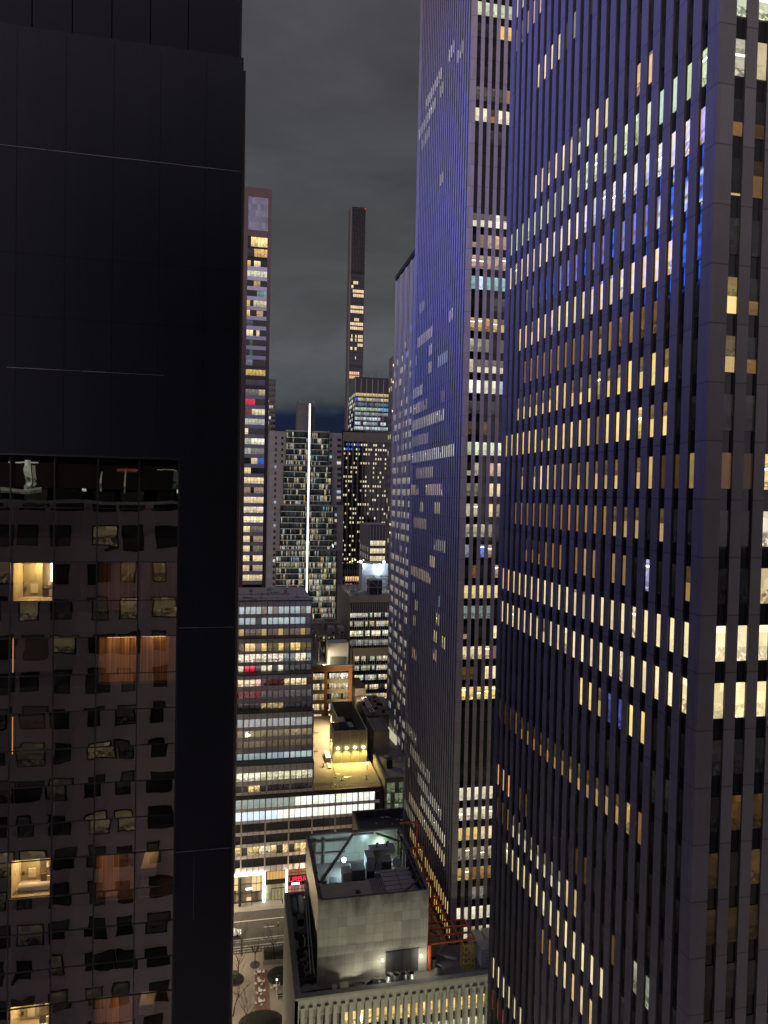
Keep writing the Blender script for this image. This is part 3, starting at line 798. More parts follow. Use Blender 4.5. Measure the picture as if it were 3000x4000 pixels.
NEAR_N = {   # narrow face, bays 0..2 in view
    9: [(rngs(0, 1), GREENW, .85, 'i'), (rngs(2), GREENW, .8, 'f')], 8: [(rngs(0), PALE, .55, 'i'), (rngs(1), (.95, .78, .5), .8, 'f')],
    7: [(rngs(0), AMB, .55, 'q'), (rngs(1), AMB, .15, 'q')], 6: [(rngs(0), WARM, .5, 's'), (rngs(1), AMB, .45, 'h')], 5: [(rngs(0, 1), DARK, 2, 'i')],
    4: [(rngs(0), YEL, 1.0, 'h'), (rngs(1), AMB, .5, 'q')], 3: [(rngs(0), WARM, .65, 'h'), (rngs(1), AMB, .5, 'q')], 2: [(rngs(0, 1), DARK, 2, 'i')],
    1: [(rngs(0), AMB, .3, 'd'), (rngs(1), AMB, .1, 'd'), (rngs(2), YEL, 1.0, 'i')], 0: [(rngs(2), PALE, .8, 'i')], -1: [(rngs(2), CREAM, .7, 'i')],
    -2: [(rngs(0, 1, 2), (1.0, .86, .5), 1.15, 'b')], -3: [(rngs(0, 1, 2), (1.0, .80, .42), 1.15, 'b')],
    -4: [(rngs(0, 1, 2), DARK, 2, 'i')], -5: [(rngs(1), AMB, .16, 'i'), (rngs(2), AMB, .12, 'i')], -6: [(rngs(2), AMB, .25, 'i'), (rngs(0), AMB, .08, 'i')], -7: [(rngs(0, 1, 2), AMB, .06, 'i')],
}


def cells(tab, k, j):
    for bays, c, s, st in tab.get(k, ()):
        if j in bays:
            c = rc(sc(c, s), .20)
            if st == 'f' and rng.random() < .16: st = rng.choice(('i', 'h', 't'))
            if st == 't': return [(0, .9, c, .15), (.9, 1, sc(c, .35), .6)]
            if st == 'i' and max(c) > .3 and rng.random() < .45:
                u = rng.uniform(.45, .8); return [(0, u, c, .75), (u, u + .06, sc((1, .93, .8), 4.0), 0), (u + .06, 1, c, .6)]
            if st == 'f': return [(0, 1, c, .20)]
            if st == 'i': return [(0, 1, c, .75)]
            if st == 'b': return [(0, 1, c, .45)]
            if st == 'd': return [(0, 1, sc(c, .75), .15)]
            h = rng.uniform(.42, .62)
            if st == 'h': return [(0, h, c, .08), (h, 1, sc(c, .22), .5)]
            if st == 'q': return [(0, .38, c, .3), (.38, 1, sc(DARK, 1.5), .5)]
            if st == 's': return [(0, .06, c, 0), (.06, 1, DARK, .5)]
    return [(0, 1, sc(DARK, rng.uniform(.2, 1.4)), .8)]


near = slab_tower('office_tower', 'nearest office slab tower at right, purple lit piers and rows of yellow windows', 29.96, 40.18, 36.9, 30.0, 205.0,
                  1.6133, 22, 75.6, 1.66, 12, M_CONC, 120.1155, 3.89, lambda f, k, j: cells(NEAR_W if f == 'w' else NEAR_N, k, j), [], .84, .17, 1.25)

# middle tower: storey index m counted from window foot 116.16 + 3.87 m
MID_N = {  # five bays in view (left to right)
    24: [(rngs(0, 1, 2, 3, 4), GREENW, .85, 'b')], 23: [(rngs(3, 4), (1, .62, .22), .85, 'f'), (rngs(0, 1), DARK, 3, 'i')], 20: [(rngs(4), AMB, 1.0, 'd'), (rngs(0, 1, 2, 3), (.08, .075, .07), .8, 'i')],
    19: [(rngs(0, 1, 3, 4), PALE, 1.0, 'b'), (rngs(2), ORANGE, .45, 'f')], 18: [(rngs(2, 3), DARK, 6, 'i')], 17: [(rngs(0, 1), (.35, .42, .40), .75, 'i'), (rngs(2, 3, 4), (.5, .6, .58), .9, 'i')],
    14: [(rngs(0, 1, 2, 4), PALE, .8, 'h'), (rngs(3), WHITE, 1.3, 'b')], 13: [(rngs(0), PINK, .4, 'q'), (rngs(1), PINK, .35, 'd'), (rngs(2, 3, 4), PINK, .7, 'b')], 12: [(rngs(0, 1, 2, 3, 4), PINK, .6, 'i')],
    11: [(rngs(0, 2, 3, 4), TEAL, .85, 'b'), (rngs(1), COOL, 1.2, 'b')], 10: [(rngs(3, 4), DARK, 9, 'i')], 9: [(rngs(0, 1, 3), YEL, .6, 'i'), (rngs(2), ORANGE, .7, 'i'), (rngs(4), YEL, .55, 'h')],
    8: [(rngs(0, 1), (.5, .46, .36), .8, 'i'), (rngs(2), (.4, .36, .28), .7, 'd'), (rngs(4), (.2, .18, .14), .6, 'd')], 7: [(rngs(0), PALE, .6, 'b'), (rngs(1, 2, 3, 4), PALE, .7, 'h')],
    6: [(rngs(0, 1), WHITE, 1.1, 'b'), (rngs(2, 3), PALE, .9, 'b'), (rngs(4), COOL, .7, 'b')], 5: [(rngs(0, 1, 3), DARK, 9, 'i')], 4: [(rngs(0, 2), AMB, .3, 'i')],
    3: [(rngs(0), GREENW, .6, 'b'), (rngs(1, 2, 3, 4), GREENW, .95, 'b')], 2: [(rngs(1), PALE, .5, 'i'), (rngs(3, 4), PINK, .75, 'b'), (rngs(0), PALE, .3, 'q')],
    1: [(rngs(0, 1), (.3, .26, .2), .6, 'i'), (rngs(3, 4), CREAM, 1.05, 'b')], 0: [(rngs(0, 1), PALE, .55, 'i'), (rngs(3), CREAM, .8, 'b'), (rngs(4), PALE, .35, 'i')],
    -1: [(rngs(0, 1), PALE, .45, 'i'), (rngs(2, 3), PALE, .35, 'i')], -2: [(rngs(0), (.4, .45, .6), .5, 'i'), (rngs(2), (.25, .4, 1.0), .7, 'i'), (rngs(3), PINK, .6, 'i')],
    -3: [(rngs(1), AMB, .4, 'i'), (rngs(4), PINK, .7, 'i')], -4: [(rngs(0, 1, 2, 3, 4), (1.0, .80, .42), .85, 'b')], -5: [(rngs(0, 1, 2, 3), (.42, .5, .45), .5, 'i')],
    -6: [(rngs(0), PINK, .5, 'q'), (rngs(4), CREAM, .9, 'b')], -7: [(rngs(0, 1, 2, 3), CREAM, .85, 'i'), (rngs(4), PINK, .3, 'd')], -8: [(rngs(3, 4), CREAM, .85, 'b'), (rngs(0, 1), AMB, .25, 'i')],
    -9: [(rngs(0, 1, 2, 3, 4), YEL, .95, 'i')], -10: [(rngs(4), AMB, 1.0, 'i'), (rngs(1), AMB, .4, 'i')],
    -14: [(rngs(0, 1, 2, 3, 4), PALE, .85, 'b')], -15: [(rngs(0, 1, 2, 3, 4), PALE, .8, 'i')], -16: [(rngs(0, 1, 2), YEL, .85, 'b'), (rngs(3, 4), CREAM, .85, 'b')], -17: [(rngs(0, 1, 2, 3, 4), (.5, .44, .3), .7, 'i')],
    -18: [(rngs(0, 1), YEL, .5, 'i'), (rngs(2, 3, 4), AMB, .8, 'i')], -19: [(rngs(2, 3), (.4, .36, .32), .6, 'i')], -20: [(rngs(0, 1, 2, 3, 4), PALE, .85, 'b')], -21: [(rngs(1, 3, 4), PALE, .6, 'i'), (rngs(2), PINK, .4, 'i')],
}
MID_W = {  # far bay = 0 ... near bay = 25
    24: [(rngs((4, 12)), WHITE, .9, 'f'), (rngs(16, 17, 18), WHITE, .7, 'f')], 23: [(rngs((0, 9)), WHITE, .85, 'f'), (rngs(12, 13), WHITE, .7, 'f'), (rngs(20, 21, 22), PALE, .6, 'f')], 22: [(rngs((2, 6)), WHITE, .6, 'f')],
    18: [(rngs(13, 14), CREAM, .8, 'f')], 16: [(rngs(0, 1), PALE, .7, 'f'), (rngs(8, 9), CREAM, .7, 'f')], 15: [(rngs(0, 1, 2), PALE, .8, 'f')],
    10: [(rngs((2, 10)), CREAM, .9, 'f'), (rngs(19, 20), CREAM, .7, 'f')], 9: [(rngs(9, 10), CREAM, .9, 'f'), (rngs(1), PALE, .6, 'f')], 8: [(rngs(9, 10), CREAM, .9, 'f'), (rngs((14, 18)), COOL, .6, 'f')],
    7: [(rngs((0, 5)), WHITE, .9, 'f')], 6: [(rngs((0, 4)), CREAM, 1.0, 'f'), (rngs((5, 8)), CREAM, .5, 'f'), (rngs(16, 17), AMB, .9, 'f')],
    5: [(rngs((0, 17)), PALE, .95, 'f')], 4: [(rngs((0, 9)), PALE, .5, 'f')], 3: [(rngs((0, 22)), WHITE, .95, 'f')], 1: [(rngs((0, 4)), CREAM, .9, 'f'), (rngs((9, 17)), CREAM, .85, 'f')],
    0: [(rngs(6, 7), CREAM, .8, 'f'), (rngs(14, 15, 16), CREAM, .8, 'f')], -3: [(rngs(12, 13, 14), CREAM, .9, 'f')], -4: [(rngs((1, 12)), CREAM, .7, 'f')], -5: [(rngs(2, 3), COOL, .6, 'f'), (rngs(17), TEAL, .6, 'f')],
    -6: [(rngs(4, 5), CREAM, .7, 'f'), (rngs(16, 17), CREAM, .8, 'f')], -7: [(rngs(3, 4), CREAM, .7, 'f'), (rngs(15, 16, 19, 20), CREAM, .85, 'f')], -8: [(rngs(15, 16), PINK, 1.0, 'f')], -9: [(rngs(3, 4, 5), (1, .6, .25), .9, 'f')],
    -1: [(rngs((2, 9)), CREAM, .5, 'f')], -2: [(rngs((14, 19)), PALE, .45, 'f')], 2: [(rngs((3, 12)), CREAM, .6, 'f')], 12: [(rngs(3, 4, 5), CREAM, .6, 'f')],
    -10: [(rngs(4, 5, 6, 7), (1, .6, .25), .9, 'f'), (rngs(11, 12), (1, .6, .25), .9, 'f')], -11: [(rngs(20, 21, 22), CREAM, .9, 'f')],
    -14: [(rngs((0, 6)), PALE, .4, 'f')], -15: [(rngs((3, 14)), PALE, .5, 'f')], -16: [(rngs((8, 20)), PALE, .6, 'f'), (rngs(2), CREAM, .7, 'f')], -17: [(rngs((10, 22)), PALE, .9, 'f')], -18: [(rngs((3, 22)), CREAM, .85, 'f')],
    -19: [(rngs((0, 6)), PALE, .5, 'f')], -20: [(rngs((4, 24)), YEL, .95, 'f')], -21: [(rngs((6, 25)), YEL, .9, 'f')],
}
mid = slab_tower('slab_tower', 'second office slab tower, blue-violet side and five bays of lit windows beside it', 39.93, 122.8, 40.0, 30.0, 260.0,
                 1.50, 26, 161.2, 1.51, 12, M_CONC2, 116.16 + 2.4 + .75, 3.87, lambda f, k, j: cells(MID_W if f == 'w' else MID_N, k, j), [(68.2, 79.6), (172, 183.5)], .74, .15, 1.15, 1.5)
# louvres of its two plant storeys
for zc0, zc1 in ((67.5, 79.8), (171.5, 183.5)):
    m = MB(); gx = mid[6]
    for c in mid[4]:
        for q in (-.22, 0, .22): mid[2].slab(m, c + q - .03, c + q + .03, zc0, zc1, -.15, -.08)
    m.build('louvre', M_DARKMET, mid[0])


# ================================================================== third tower and the sliver beyond it
def third_tower():
    t = thing('finned_tower', 'dark tower with pale vertical fins and columns of white windows, behind the violet slab', 'tower', (68, 228, 0))
    m = MB(); m.box(53.9, 85, 207, 247, 0, 198.5); m.build('core', M_BLACKG, t)
    fin = surf('pale_fin', (0.34, 0.33, 0.34), 0.6, 0.1, 1.0)
    f = Face((53.5, 207, 0), (0, 1, 0), (-1, 0, 0))
    sp = []
    for j in range(21):
        a = 0.4 + j * 1.98
        thick = j % 4 == 0
        f.part('fin', fin, t, a - (.55 if thick else .09), a + (.55 if thick else .09), 33, 198, -.35, 0.0 if thick else -.12)
        if j < 20:
            for k in range(42):
                z = 34 + k * 3.9
                if 178 < z < 196: continue
                if z < 168 and z > 60: p = .82 if z < 146 else .35
                elif z < 60: p = .5
                else: p = .07
                if (k % 7 == 3): p *= .3
                c = rc(sc(rng.choice((PALE, PALE, WHITE, CREAM)), .5), .2) if rng.random() < p else sc(DARK, rng.uniform(.3, 2))
                if 146 < z < 178 and rng.random() < .05: c = (0.05, 0.2, 0.6)
                sp.append((f, a + .12, a + 1.86, z, z + 2.1, -.36, c, .5))
    glazing(t, sp)
    m = MB(); m.box(53.4, 85, 206.9, 247.1, 198.5, 200); m.build('parapet', M_DARKMET, t)
    return t


third_tower()


def sliver_tower():
    t = thing('stone_tower', 'thin slice of a grey stone tower with wall sconces, left of the finned tower', 'tower', (80, 345, 0))
    m = MB(); m.box(69.8, 110, 325, 333.5, 0, 187); m.build('wall', surf('grey_stone', (0.17, 0.155, 0.15), 0.85, 0.2, 0.5, joint=(0, 3.9)), t)
    f = Face((69.8, 325, 0), (0, 1, 0), (-1, 0, 0)); sp = []
    f2 = Face((69.8, 325, 0), (1, 0, 0), (0, -1, 0))
    for k in range(40):
        z = 30 + k * 3.9
        for j in range(2):
            c = rc(sc(CREAM, .7)) if rng.random() < .2 else DARK
            sp.append((f, 1.5 + j * 4.2, 3.0 + j * 4.2, z, z + 2.2, .02, c, .5))
        for j in range(4):
            c = rc(sc(CREAM, .7)) if rng.random() < .25 else DARK
            sp.append((f2, .8 + j * 2.2, 2.0 + j * 2.2, z, z + 2.2, .02, c, .5))
    glazing(t, sp, limit=30)
    for z in (182, 174, 160, 105, 101):
        m = MB(); f2.slab(m, .3, .9, z, z + .9, 0, .35); m.build('sconce', glow('sconce_light', (1.0, .75, .42), 5.0), t)


sliver_tower()


# ================================================================== brown apartment tower
def brown_tower():
    t = thing('brown_tower', 'slender brown brick tower with white balcony fronts, rising beside the black wall', 'tower', (1, 270, 0))
    brick = surf('brown_brick', (0.11, 0.075, 0.075), 0.85, 0.15, 0.6)
    white = surf('white_balcony_front', (0.46, 0.44, 0.52), 0.7, 0.08, 1.0)
    Yb = 261.0
    m = MB(); m.box(-9, 8.7, Yb + .6, Yb + 18, 0, 232.6); m.build('core', M_BLACKG, t)
    f = Face((0, Yb, 0), (1, 0, 0), (0, -1, 0))
    f.part('pier', brick, t, -.9, .2, 0, 232.6, -.65, 0); f.part('pier', brick, t, 7.45, 8.75, 0, 232.6, -.65, 0)
    f.part('pier', brick, t, -9, -.9, 0, 232.6, -.65, -.02)
    f.part('cornice', brick, t, .2, 7.45, 229.2, 232.6, -.62, -.01)
    f.part('plant_screen', surf('pale_screen', (0.26, 0.26, 0.34), 0.6, 0.35, 1.2, blocks=(1.2, 2.2, .3)), t, .2, 7.45, 217, 229.2, -.62, -.12)
    f.part('band', brick, t, .2, 7.45, 214.7, 217, -.62, -.01)
    rows = [(211.1, 214.6, [(.2, .23, AMB, .6), (.23, 1, (1, .75, .35), 1.15)]), (207.4, 210.3, [(0, .4, DARK, 3), (.4, .6, (1, .6, .2), .8), (.6, 1, (1, .62, .22), .7)])]
    zc = 202.9
    P_ = {0: [(0, .2, WARM, .8), (.4, .55, CREAM, 1.0)], 1: [(0, 1, (.85, .85, .6), .85)], 2: [(.45, .55, WARM, .5)], 3: [(.42, .95, TEAL, .45)], 4: [(0, .18, WARM, .7), (.4, 1, (.9, .8, .45), .7)], 5: [(0, .16, WARM, .8), (.6, .7, WARM, .6)],
          6: [(0, .4, (.05, .06, .1), 1)], 7: [(.05, .2, CREAM, .9), (.55, .65, CREAM, .8)], 8: [(.1, .4, (.02, .09, .05), 1)], 9: [(.1, .35, (.02, .08, .05), 1)]}
    spec = []; m = MB()
    fl = 3.66
    bands = []
    for k in range(35):
        zs = zc - fl * k            # centre of white front
        if zs < 84: break
        kk = k
        brown = k in (10, 11, 12)
        f.part('balcony_front' if not brown else 'band', white if not brown else brick, t, .2, 7.45, zs - .72, zs + .72, -.62, -.03)
        zt = zs + fl - .72; zb = zs + .72
        rows.append((zb, zt, None if k not in P_ else P_[k]))
    Q_ = {10: [(0, .3, (.12, .14, .2), 1)], 11: [(0, 1, (.75, .55, .12), .75)], 12: [(0, 1, (.02, .02, .04), 1)], 13: [(.0, .6, (.15, .14, .12), 1), (.6, 1, (.5, .4, .22), .8)], 14: [(0, .5, RED, .8)], 15: [(.4, 1, (.95, .85, .5), .8), (.05, .35, (.3, .05, .04), .6)],
          16: [(0, 1, (.75, .78, .65), .6)], 17: [(0, .2, CREAM, .95)], 18: [(0, .38, (.7, .75, .55), .6), (.38, 1, (1, .97, .75), 1.0)], 19: [(0, .4, (.6, .65, .5), .6), (.4, 1, (.35, .35, .3), .5)], 20: [(.42, .6, CREAM, .7), (.6, 1, BLUE, .8)],
          21: [(0, .35, CREAM, .9)], 22: [(0, 1, CREAM, .95)], 23: [(0, .4, (.5, .35, .25), .6), (.45, 1, (.7, .5, .35), .5)], 24: [(0, 1, CREAM, .85)], 25: [(0, 1, (.95, .8, .55), .85)], 26: [(0, 1, (1, .9, .6), 1.05)], 27: [(0, .35, CREAM, .95), (.35, 1, (.3, .24, .2), .5)],
          28: [(0, .4, CREAM, .95), (.5, 1, (.6, .45, .3), .6)], 29: [(0, .38, CREAM, .95), (.5, 1, (.3, .24, .2), .6)], 30: [(0, .4, CREAM, 1), (.5, 1, (1, .8, .5), .9)], 31: [(0, .35, CREAM, .8), (.55, 1, (.7, .55, .4), .6)], 32: [(0, 1, CREAM, .8)], 33: [(0, 1, CREAM, .7)]}
    for i, (zb, zt, pat) in enumerate(rows):
        pat = pat or Q_.get(i - 2)
        n = 6
        for b in range(n):
            u0, u1 = b / n, (b + 1) / n; uc = (u0 + u1) / 2
            c, al = sc(DARK, 1.5), .8
            for p in pat or ():
                if p[0] <= uc <= p[1] or (p[1] - p[0] < .2 and p[0] - .05 <= uc <= p[1] + .05): c, al = rc(sc(p[2], p[3]), .15), .6
            spec.append((f, .2 + 7.25 * u0 + .04, .2 + 7.25 * u1 - .04, zb, zt, -.45, c, al))
    glazing(t, spec)


brown_tower()


def simple_tower(name, label, cat, x0, x1, y0, y1, z1, mat, floors, bays, zf, fl, wh, ww, p, cols, alpha=.6, side=None, limit=60, zlo=30, top=1.0, extra=None):
    t = thing(name, label, cat, ((x0 + x1) / 2, (y0 + y1) / 2, 0))
    m = MB(); m.box(x0, x1, y0, y1, 0, z1); m.build('wall', mat, t)
    m = MB(); m.box(x0 - .2, x1 + .2, y0 - .2, y1 + .2, z1, z1 + top); m.build('parapet', mat, t)
    f = Face((x0, y0, 0), (1, 0, 0), (0, -1, 0)); sp = []
    bw = (x1 - x0) / bays
    for k in range(floors):
        z = zf - fl * k
        if z < zlo: break
        for j in range(bays):
            pr = p(k, j) if callable(p) else p
            c = pr if isinstance(pr, tuple) else (rc(sc(rng.choice(cols), rng.uniform(.6, 1.0)), .15) if rng.random() < pr else sc(DARK, rng.uniform(.3, 2)))
            a = bw * (j + .5)
            sp.append((f, a - bw * ww / 2, a + bw * ww / 2, z - wh, z, .03, c, alpha))
    if side:
        fs = Face((x0, y0, 0), (0, 1, 0), (-1, 0, 0)); n, pp = side
        bw = (y1 - y0) / n
        for k in range(floors):
            z = zf - fl * k
            for j in range(n):
                c = rc(sc(rng.choice(cols), .6), .2) if rng.random() < pp else sc(DARK, rng.uniform(.3, 2))
                sp.append((fs, bw * (j + .5) - bw * ww / 2, bw * (j + .5) + bw * ww / 2, z - wh, z, .03, c, alpha))
    glazing(t, sp, limit=limit)
    if extra: extra(t, f)
    return t


# slim dark block just right of the brown tower
simple_tower('apartment_tower', 'slim dark apartment tower peeping out right of the brown tower', 'tower', 8.0, 18.2, 420, 432, 187.3, surf('dark_brick', (0.10, 0.095, 0.09), 0.85, 0.2, 0.5), 30, 8, 185.5, 3.3, 1.7, .8, .22, (WHITE, CREAM, PINK), limit=40)


# ================================================================== glass tower with the light strip
def glass_tower():
    Yg = 357.8
    t = thing('glass_tower', 'stepped glass residential tower with one tall white light strip down its middle', 'tower', (32, 370, 0))
    conc = surf('grey_concrete', (0.26, 0.25, 0.24), 0.85, 0.12, 0.5, joint=(0, 3.0))
    m = MB(); m.box(12.8, 22.5, Yg + 2, Yg + 24, 0, 151.6); m.build('side_slab', conc, t)
    m = MB(); m.box(42.2, 50.6, Yg + 2, Yg + 24, 113.6, 151.9); m.box(42, 52.2, Yg + 2, Yg + 24, 0, 113.6); m.build('side_slab', conc, t)
    m = MB(); m.box(27.2, 36.4, Yg + 3, Yg + 14, 150, 167.2); m.box(29.4, 32.0, Yg + 2.8, Yg + 3, 152, 166); m.build('lift_core', surf('dark_concrete', (0.17, 0.165, 0.16), 0.85, 0.15, 0.4, joint=(0, 1.6)), t)
    m = MB()
    for x, h in ((28.5, 1.2), (30.2, .7), (33.5, 2.0), (35.2, 1.4), (35.6, .8)): m.box(x, x + .35, Yg + 4, Yg + 4.4, 167.2, 167.2 + h)
    m.build('mast', M_STEEL, t)
    slabm = surf('pale_slab_edge', (0.80, 0.80, 0.72), 0.7, 0.1, 1.0)
    tiers = [(152, 134.2, 21.3, 43.3), (134.2, 113.6, 20.2, 45.1), (113.6, 90.2, 18.8, 46.8), (90.2, 40, 17.0, 48.6)]
    f = Face((0, Yg, 0), (1, 0, 0), (0, -1, 0)); sp = []
    for ti, (z1, z0, xa, xb) in enumerate(tiers):
        yo = -0.5 * ti
        m = MB(); m.box(xa, xb, Yg + .3 + yo, Yg + 12, z0, z1); m.build('tier', M_BLACKG, t)
        f.part('cornice', conc, t, xa - .15, xb + .15, z1 - .5, z1 + .35, -3, .3 - yo)
        z = z1 - .6
        while z - 3.0 > z0 - 1.5:
            for (a, b) in ((xa + .2, 31.6), (34.4, xb - .2)):
                f.part('slab_edge', slabm, t, a, b, z - 3.0, z - 2.74, -.6 - yo * 0, .12 - yo)
                x = a; lit = rng.choice((.08, .2, .5))
                while x < b - .3:
                    w = min(rng.choice((.35, .5, .7, 1.0)), b - x)
                    if rng.random() < .12: lit = rng.choice((.06, .12, .35, .7))
                    q = rng.random()
                    if q < lit: c = rc(sc(rng.choice(((.8, .7, .4), (.75, .75, .55), (.9, .65, .35), (.55, .62, .55))), rng.uniform(.15, .75)), .2)
                    elif q < lit + .02: c = rc(sc(rng.choice(((.45, .65, .85), (.9, .45, .2), (.2, .45, .9), (.95, .9, .7))), rng.uniform(.4, .8)), .2)
                    else: c = rc((.020, .024, .022), .8)
                    sp.append((f, x + .03, x + w - .03, z - 2.7, z - .1, -.28 - yo, c, .95))
                    x += w
            for (a, b) in ((31.7, 32.6), (33.5, 34.3)):
                c = rc(sc((.7, .72, .55), rng.uniform(.05, .6)), .3) if rng.random() < .6 else (.012, .016, .016)
                sp.append((f, a, b, z - 2.9, z - .05, -.2 - yo, c, .9))
            z -= 3.0
    glazing(t, sp)
    f.part('light_strip', glow('white_light_strip', (0.95, 0.98, 1.0), 3.2), t, 32.72, 33.38, 42, 166.0, -3.2, 2.3)
    f.part('strip_housing', conc, t, 32.5, 33.6, 42, 166.4, -3.3, 1.9)
    # punched windows of the concrete sides
    fs = Face((0, Yg + 2, 0), (1, 0, 0), (0, -1, 0)); sp = []
    for k in range(33):
        z = 149 - 3.05 * k
        for x in ((15.6, 18.9) if z > 134 else (15.6,)) + ((44.3, 48.2) if z > 134 else ((48.4,) if z > 114 else (47.6,))):
            w = 1.1 if x < 46 or x == 47.6 else 2.2
            c = rc(sc(rng.choice((CREAM, WHITE, (.5, .65, .8))), .7), .2) if rng.random() < .22 else sc(DARK, 2)
            sp.append((fs, x, x + w, z - 1.5, z, .03, c, .6))
    glazing(t, sp, limit=40)


glass_tower()


# ================================================================== supertall, black office tower, dark hotel
def supertall():
    t = thing('supertall_tower', 'needle-thin supertall tower, dark lattice top and lit flats, alone against the cloud', 'tower', (141, 890, 0))
    Y = 880.0
    m = MB(); m.box(131.2, 149.6, Y + .4, Y + 20, 0, 489); m.build('core', M_BLACKG, t)
    f = Face((131.2, Y, 0), (1, 0, 0), (0, -1, 0))
    f.part('terracotta_edge', surf('terracotta', (0.12, 0.105, 0.095), 0.8, 0.1, 0.3), t, -1.6, .3, 0, 489, -18, .1)
    f.part('terracotta_edge', MATS['terracotta'], t, 18.0, 18.7, 0, 489, -18, .1)
    for k in range(9): f.part('bronze_fin', surf('bronze', (.012, .012, .016), .4, .2, 1), t, 1.2 + k * 2.0, 1.35 + k * 2.0, 407, 489, -.4, .15)
    for z in (407, 330, 285): f.part('belt', M_BLACKG, t, .3, 18.0, z - 1.5, z + 1.5, -.4, .12)
    m = MB(); m.bar((136, Y + 8, 491), (149, Y + 8, 490), .8); m.bar((139, Y + 8, 489), (139, Y + 8, 493), .6); m.build('davit', M_DARKMET, t)
    m = MB(); m.box(148, 149.2, Y - .3, Y + .6, 487, 488.2); m.build('beacon', glow('red_beacon', (1.0, .05, .03), .9), t)
    lit = [(1047, .18, .56), (1080, .04, .2), (1115, .15, 1), (1150, .18, 1), (1245, 0, 1), (1280, 0, 1), (1345, .3, .68), (1380, 0, 1), (1415, 0, 1), (1480, .1, .2), (1480, .4, .52), (1480, .62, 1), (1510, .05, .22), (1510, .4, .5), (1510, .62, 1), (1550, .6, 1),
           (1580, .04, .22), (1580, .38, .54), (1655, .42, .5), (1780, 0, .78), (1812, 0, .78)]
    sp = []
    for k in range(26):
        for b in range(5):
            zz = 403 - k * 5.3
            sp.append((f, .5 + b * 3.5, 3.8 + b * 3.5, zz - 4.6, zz, -.38, (.010, .011, .016), .3))
    for y, a, b in lit:
        z = 407.7 - (y - 950) * (407.7 - 277.6) / (1770 - 950)
        n = max(1, round((b - a) * 7))
        for i in range(n):
            u0, u1 = a + (b - a) * i / n, a + (b - a) * (i + 1) / n
            sp.append((f, .5 + 17 * u0 + .25, .5 + 17 * u1 - .1, z - 1.9, z + 1.9, -.3, rc((1.0, .74, .42) if y < 1700 else (1.0, .55, .3), .15), .35))
    glazing(t, sp, limit=70)


supertall()

LX = [.55, .9]


def p_black(k, j):
    if k == 0: return (.65, .5, .2) if rng.random() < .9 else .0
    if k == 1: return rc((.5, .46, .34), .5) if j else (.05, .1, .9)
    if k == 2: return rc((.06, .11, .15), .7)
    if k == 3: return rc((.35, .45, .36), .5) if j < 9 else (.15, .4, .75)
    if k == 4: return rc((.22, .27, .26), .5)
    if k < 9: return rc((.42, .52, .56), .5) if rng.random() < .8 else .0
    return .2


def black_extra(t, f):
    for j in range(7): f.part('mullion', surf('pale_mullion', (0.3, 0.3, 0.3), .5, .1, 1), t, j * 4.75 - .15, j * 4.75 + .15, 172, 215, 0, .2)
    m = MB()
    for x in (92, 97, 103, 104.5, 110): m.bar((x, 566, 216), (x, 566, 219 + rng.uniform(0, 3)), .15)
    m.build('mast', M_STEEL, t)


simple_tower('black_tower', 'black steel office tower with bands of cold white offices, below the supertall', 'tower', 89.2, 118, 560, 596, 215.5, M_BLACKG, 12, 12, 203.3, 3.95, 2.5, .9, p_black, (WHITE,), .7, side=(9, .45), limit=70, zlo=150, extra=black_extra)


def p_hotel(k, j):
    if k < 2: return BLUE if j in (1, 2, 3, 5, 6) and rng.random() < .8 else (PALE if rng.random() < .6 else .0)
    if k in (2, 7): return .35
    return .40 if k % 3 else .28


def dark_extra(t, f):
    for j in range(10): f.part('pier', surf('dark_pier', (0.055, 0.05, 0.048), .7, .2, .6), t, j * 3.52 - .5, j * 3.52 + .5, 0, 158, 0, .45)
    f.part('plant_band', surf('dark_brown_band', (0.085, 0.078, 0.07), .8, .3, .5), t, -.3, 34, 157, 163.5, -1, .5)


simple_tower('dark_hotel', 'broad dark hotel block with a grid of small lit windows, a few glowing blue', 'hotel', 68.6, 102, 480, 510, 163.5, M_BLACKG, 30, 19, 155.5, 3.25, 1.5, .62, p_hotel, (PALE, CREAM, CREAM, PALE), .35, limit=100, zlo=60, extra=dark_extra)


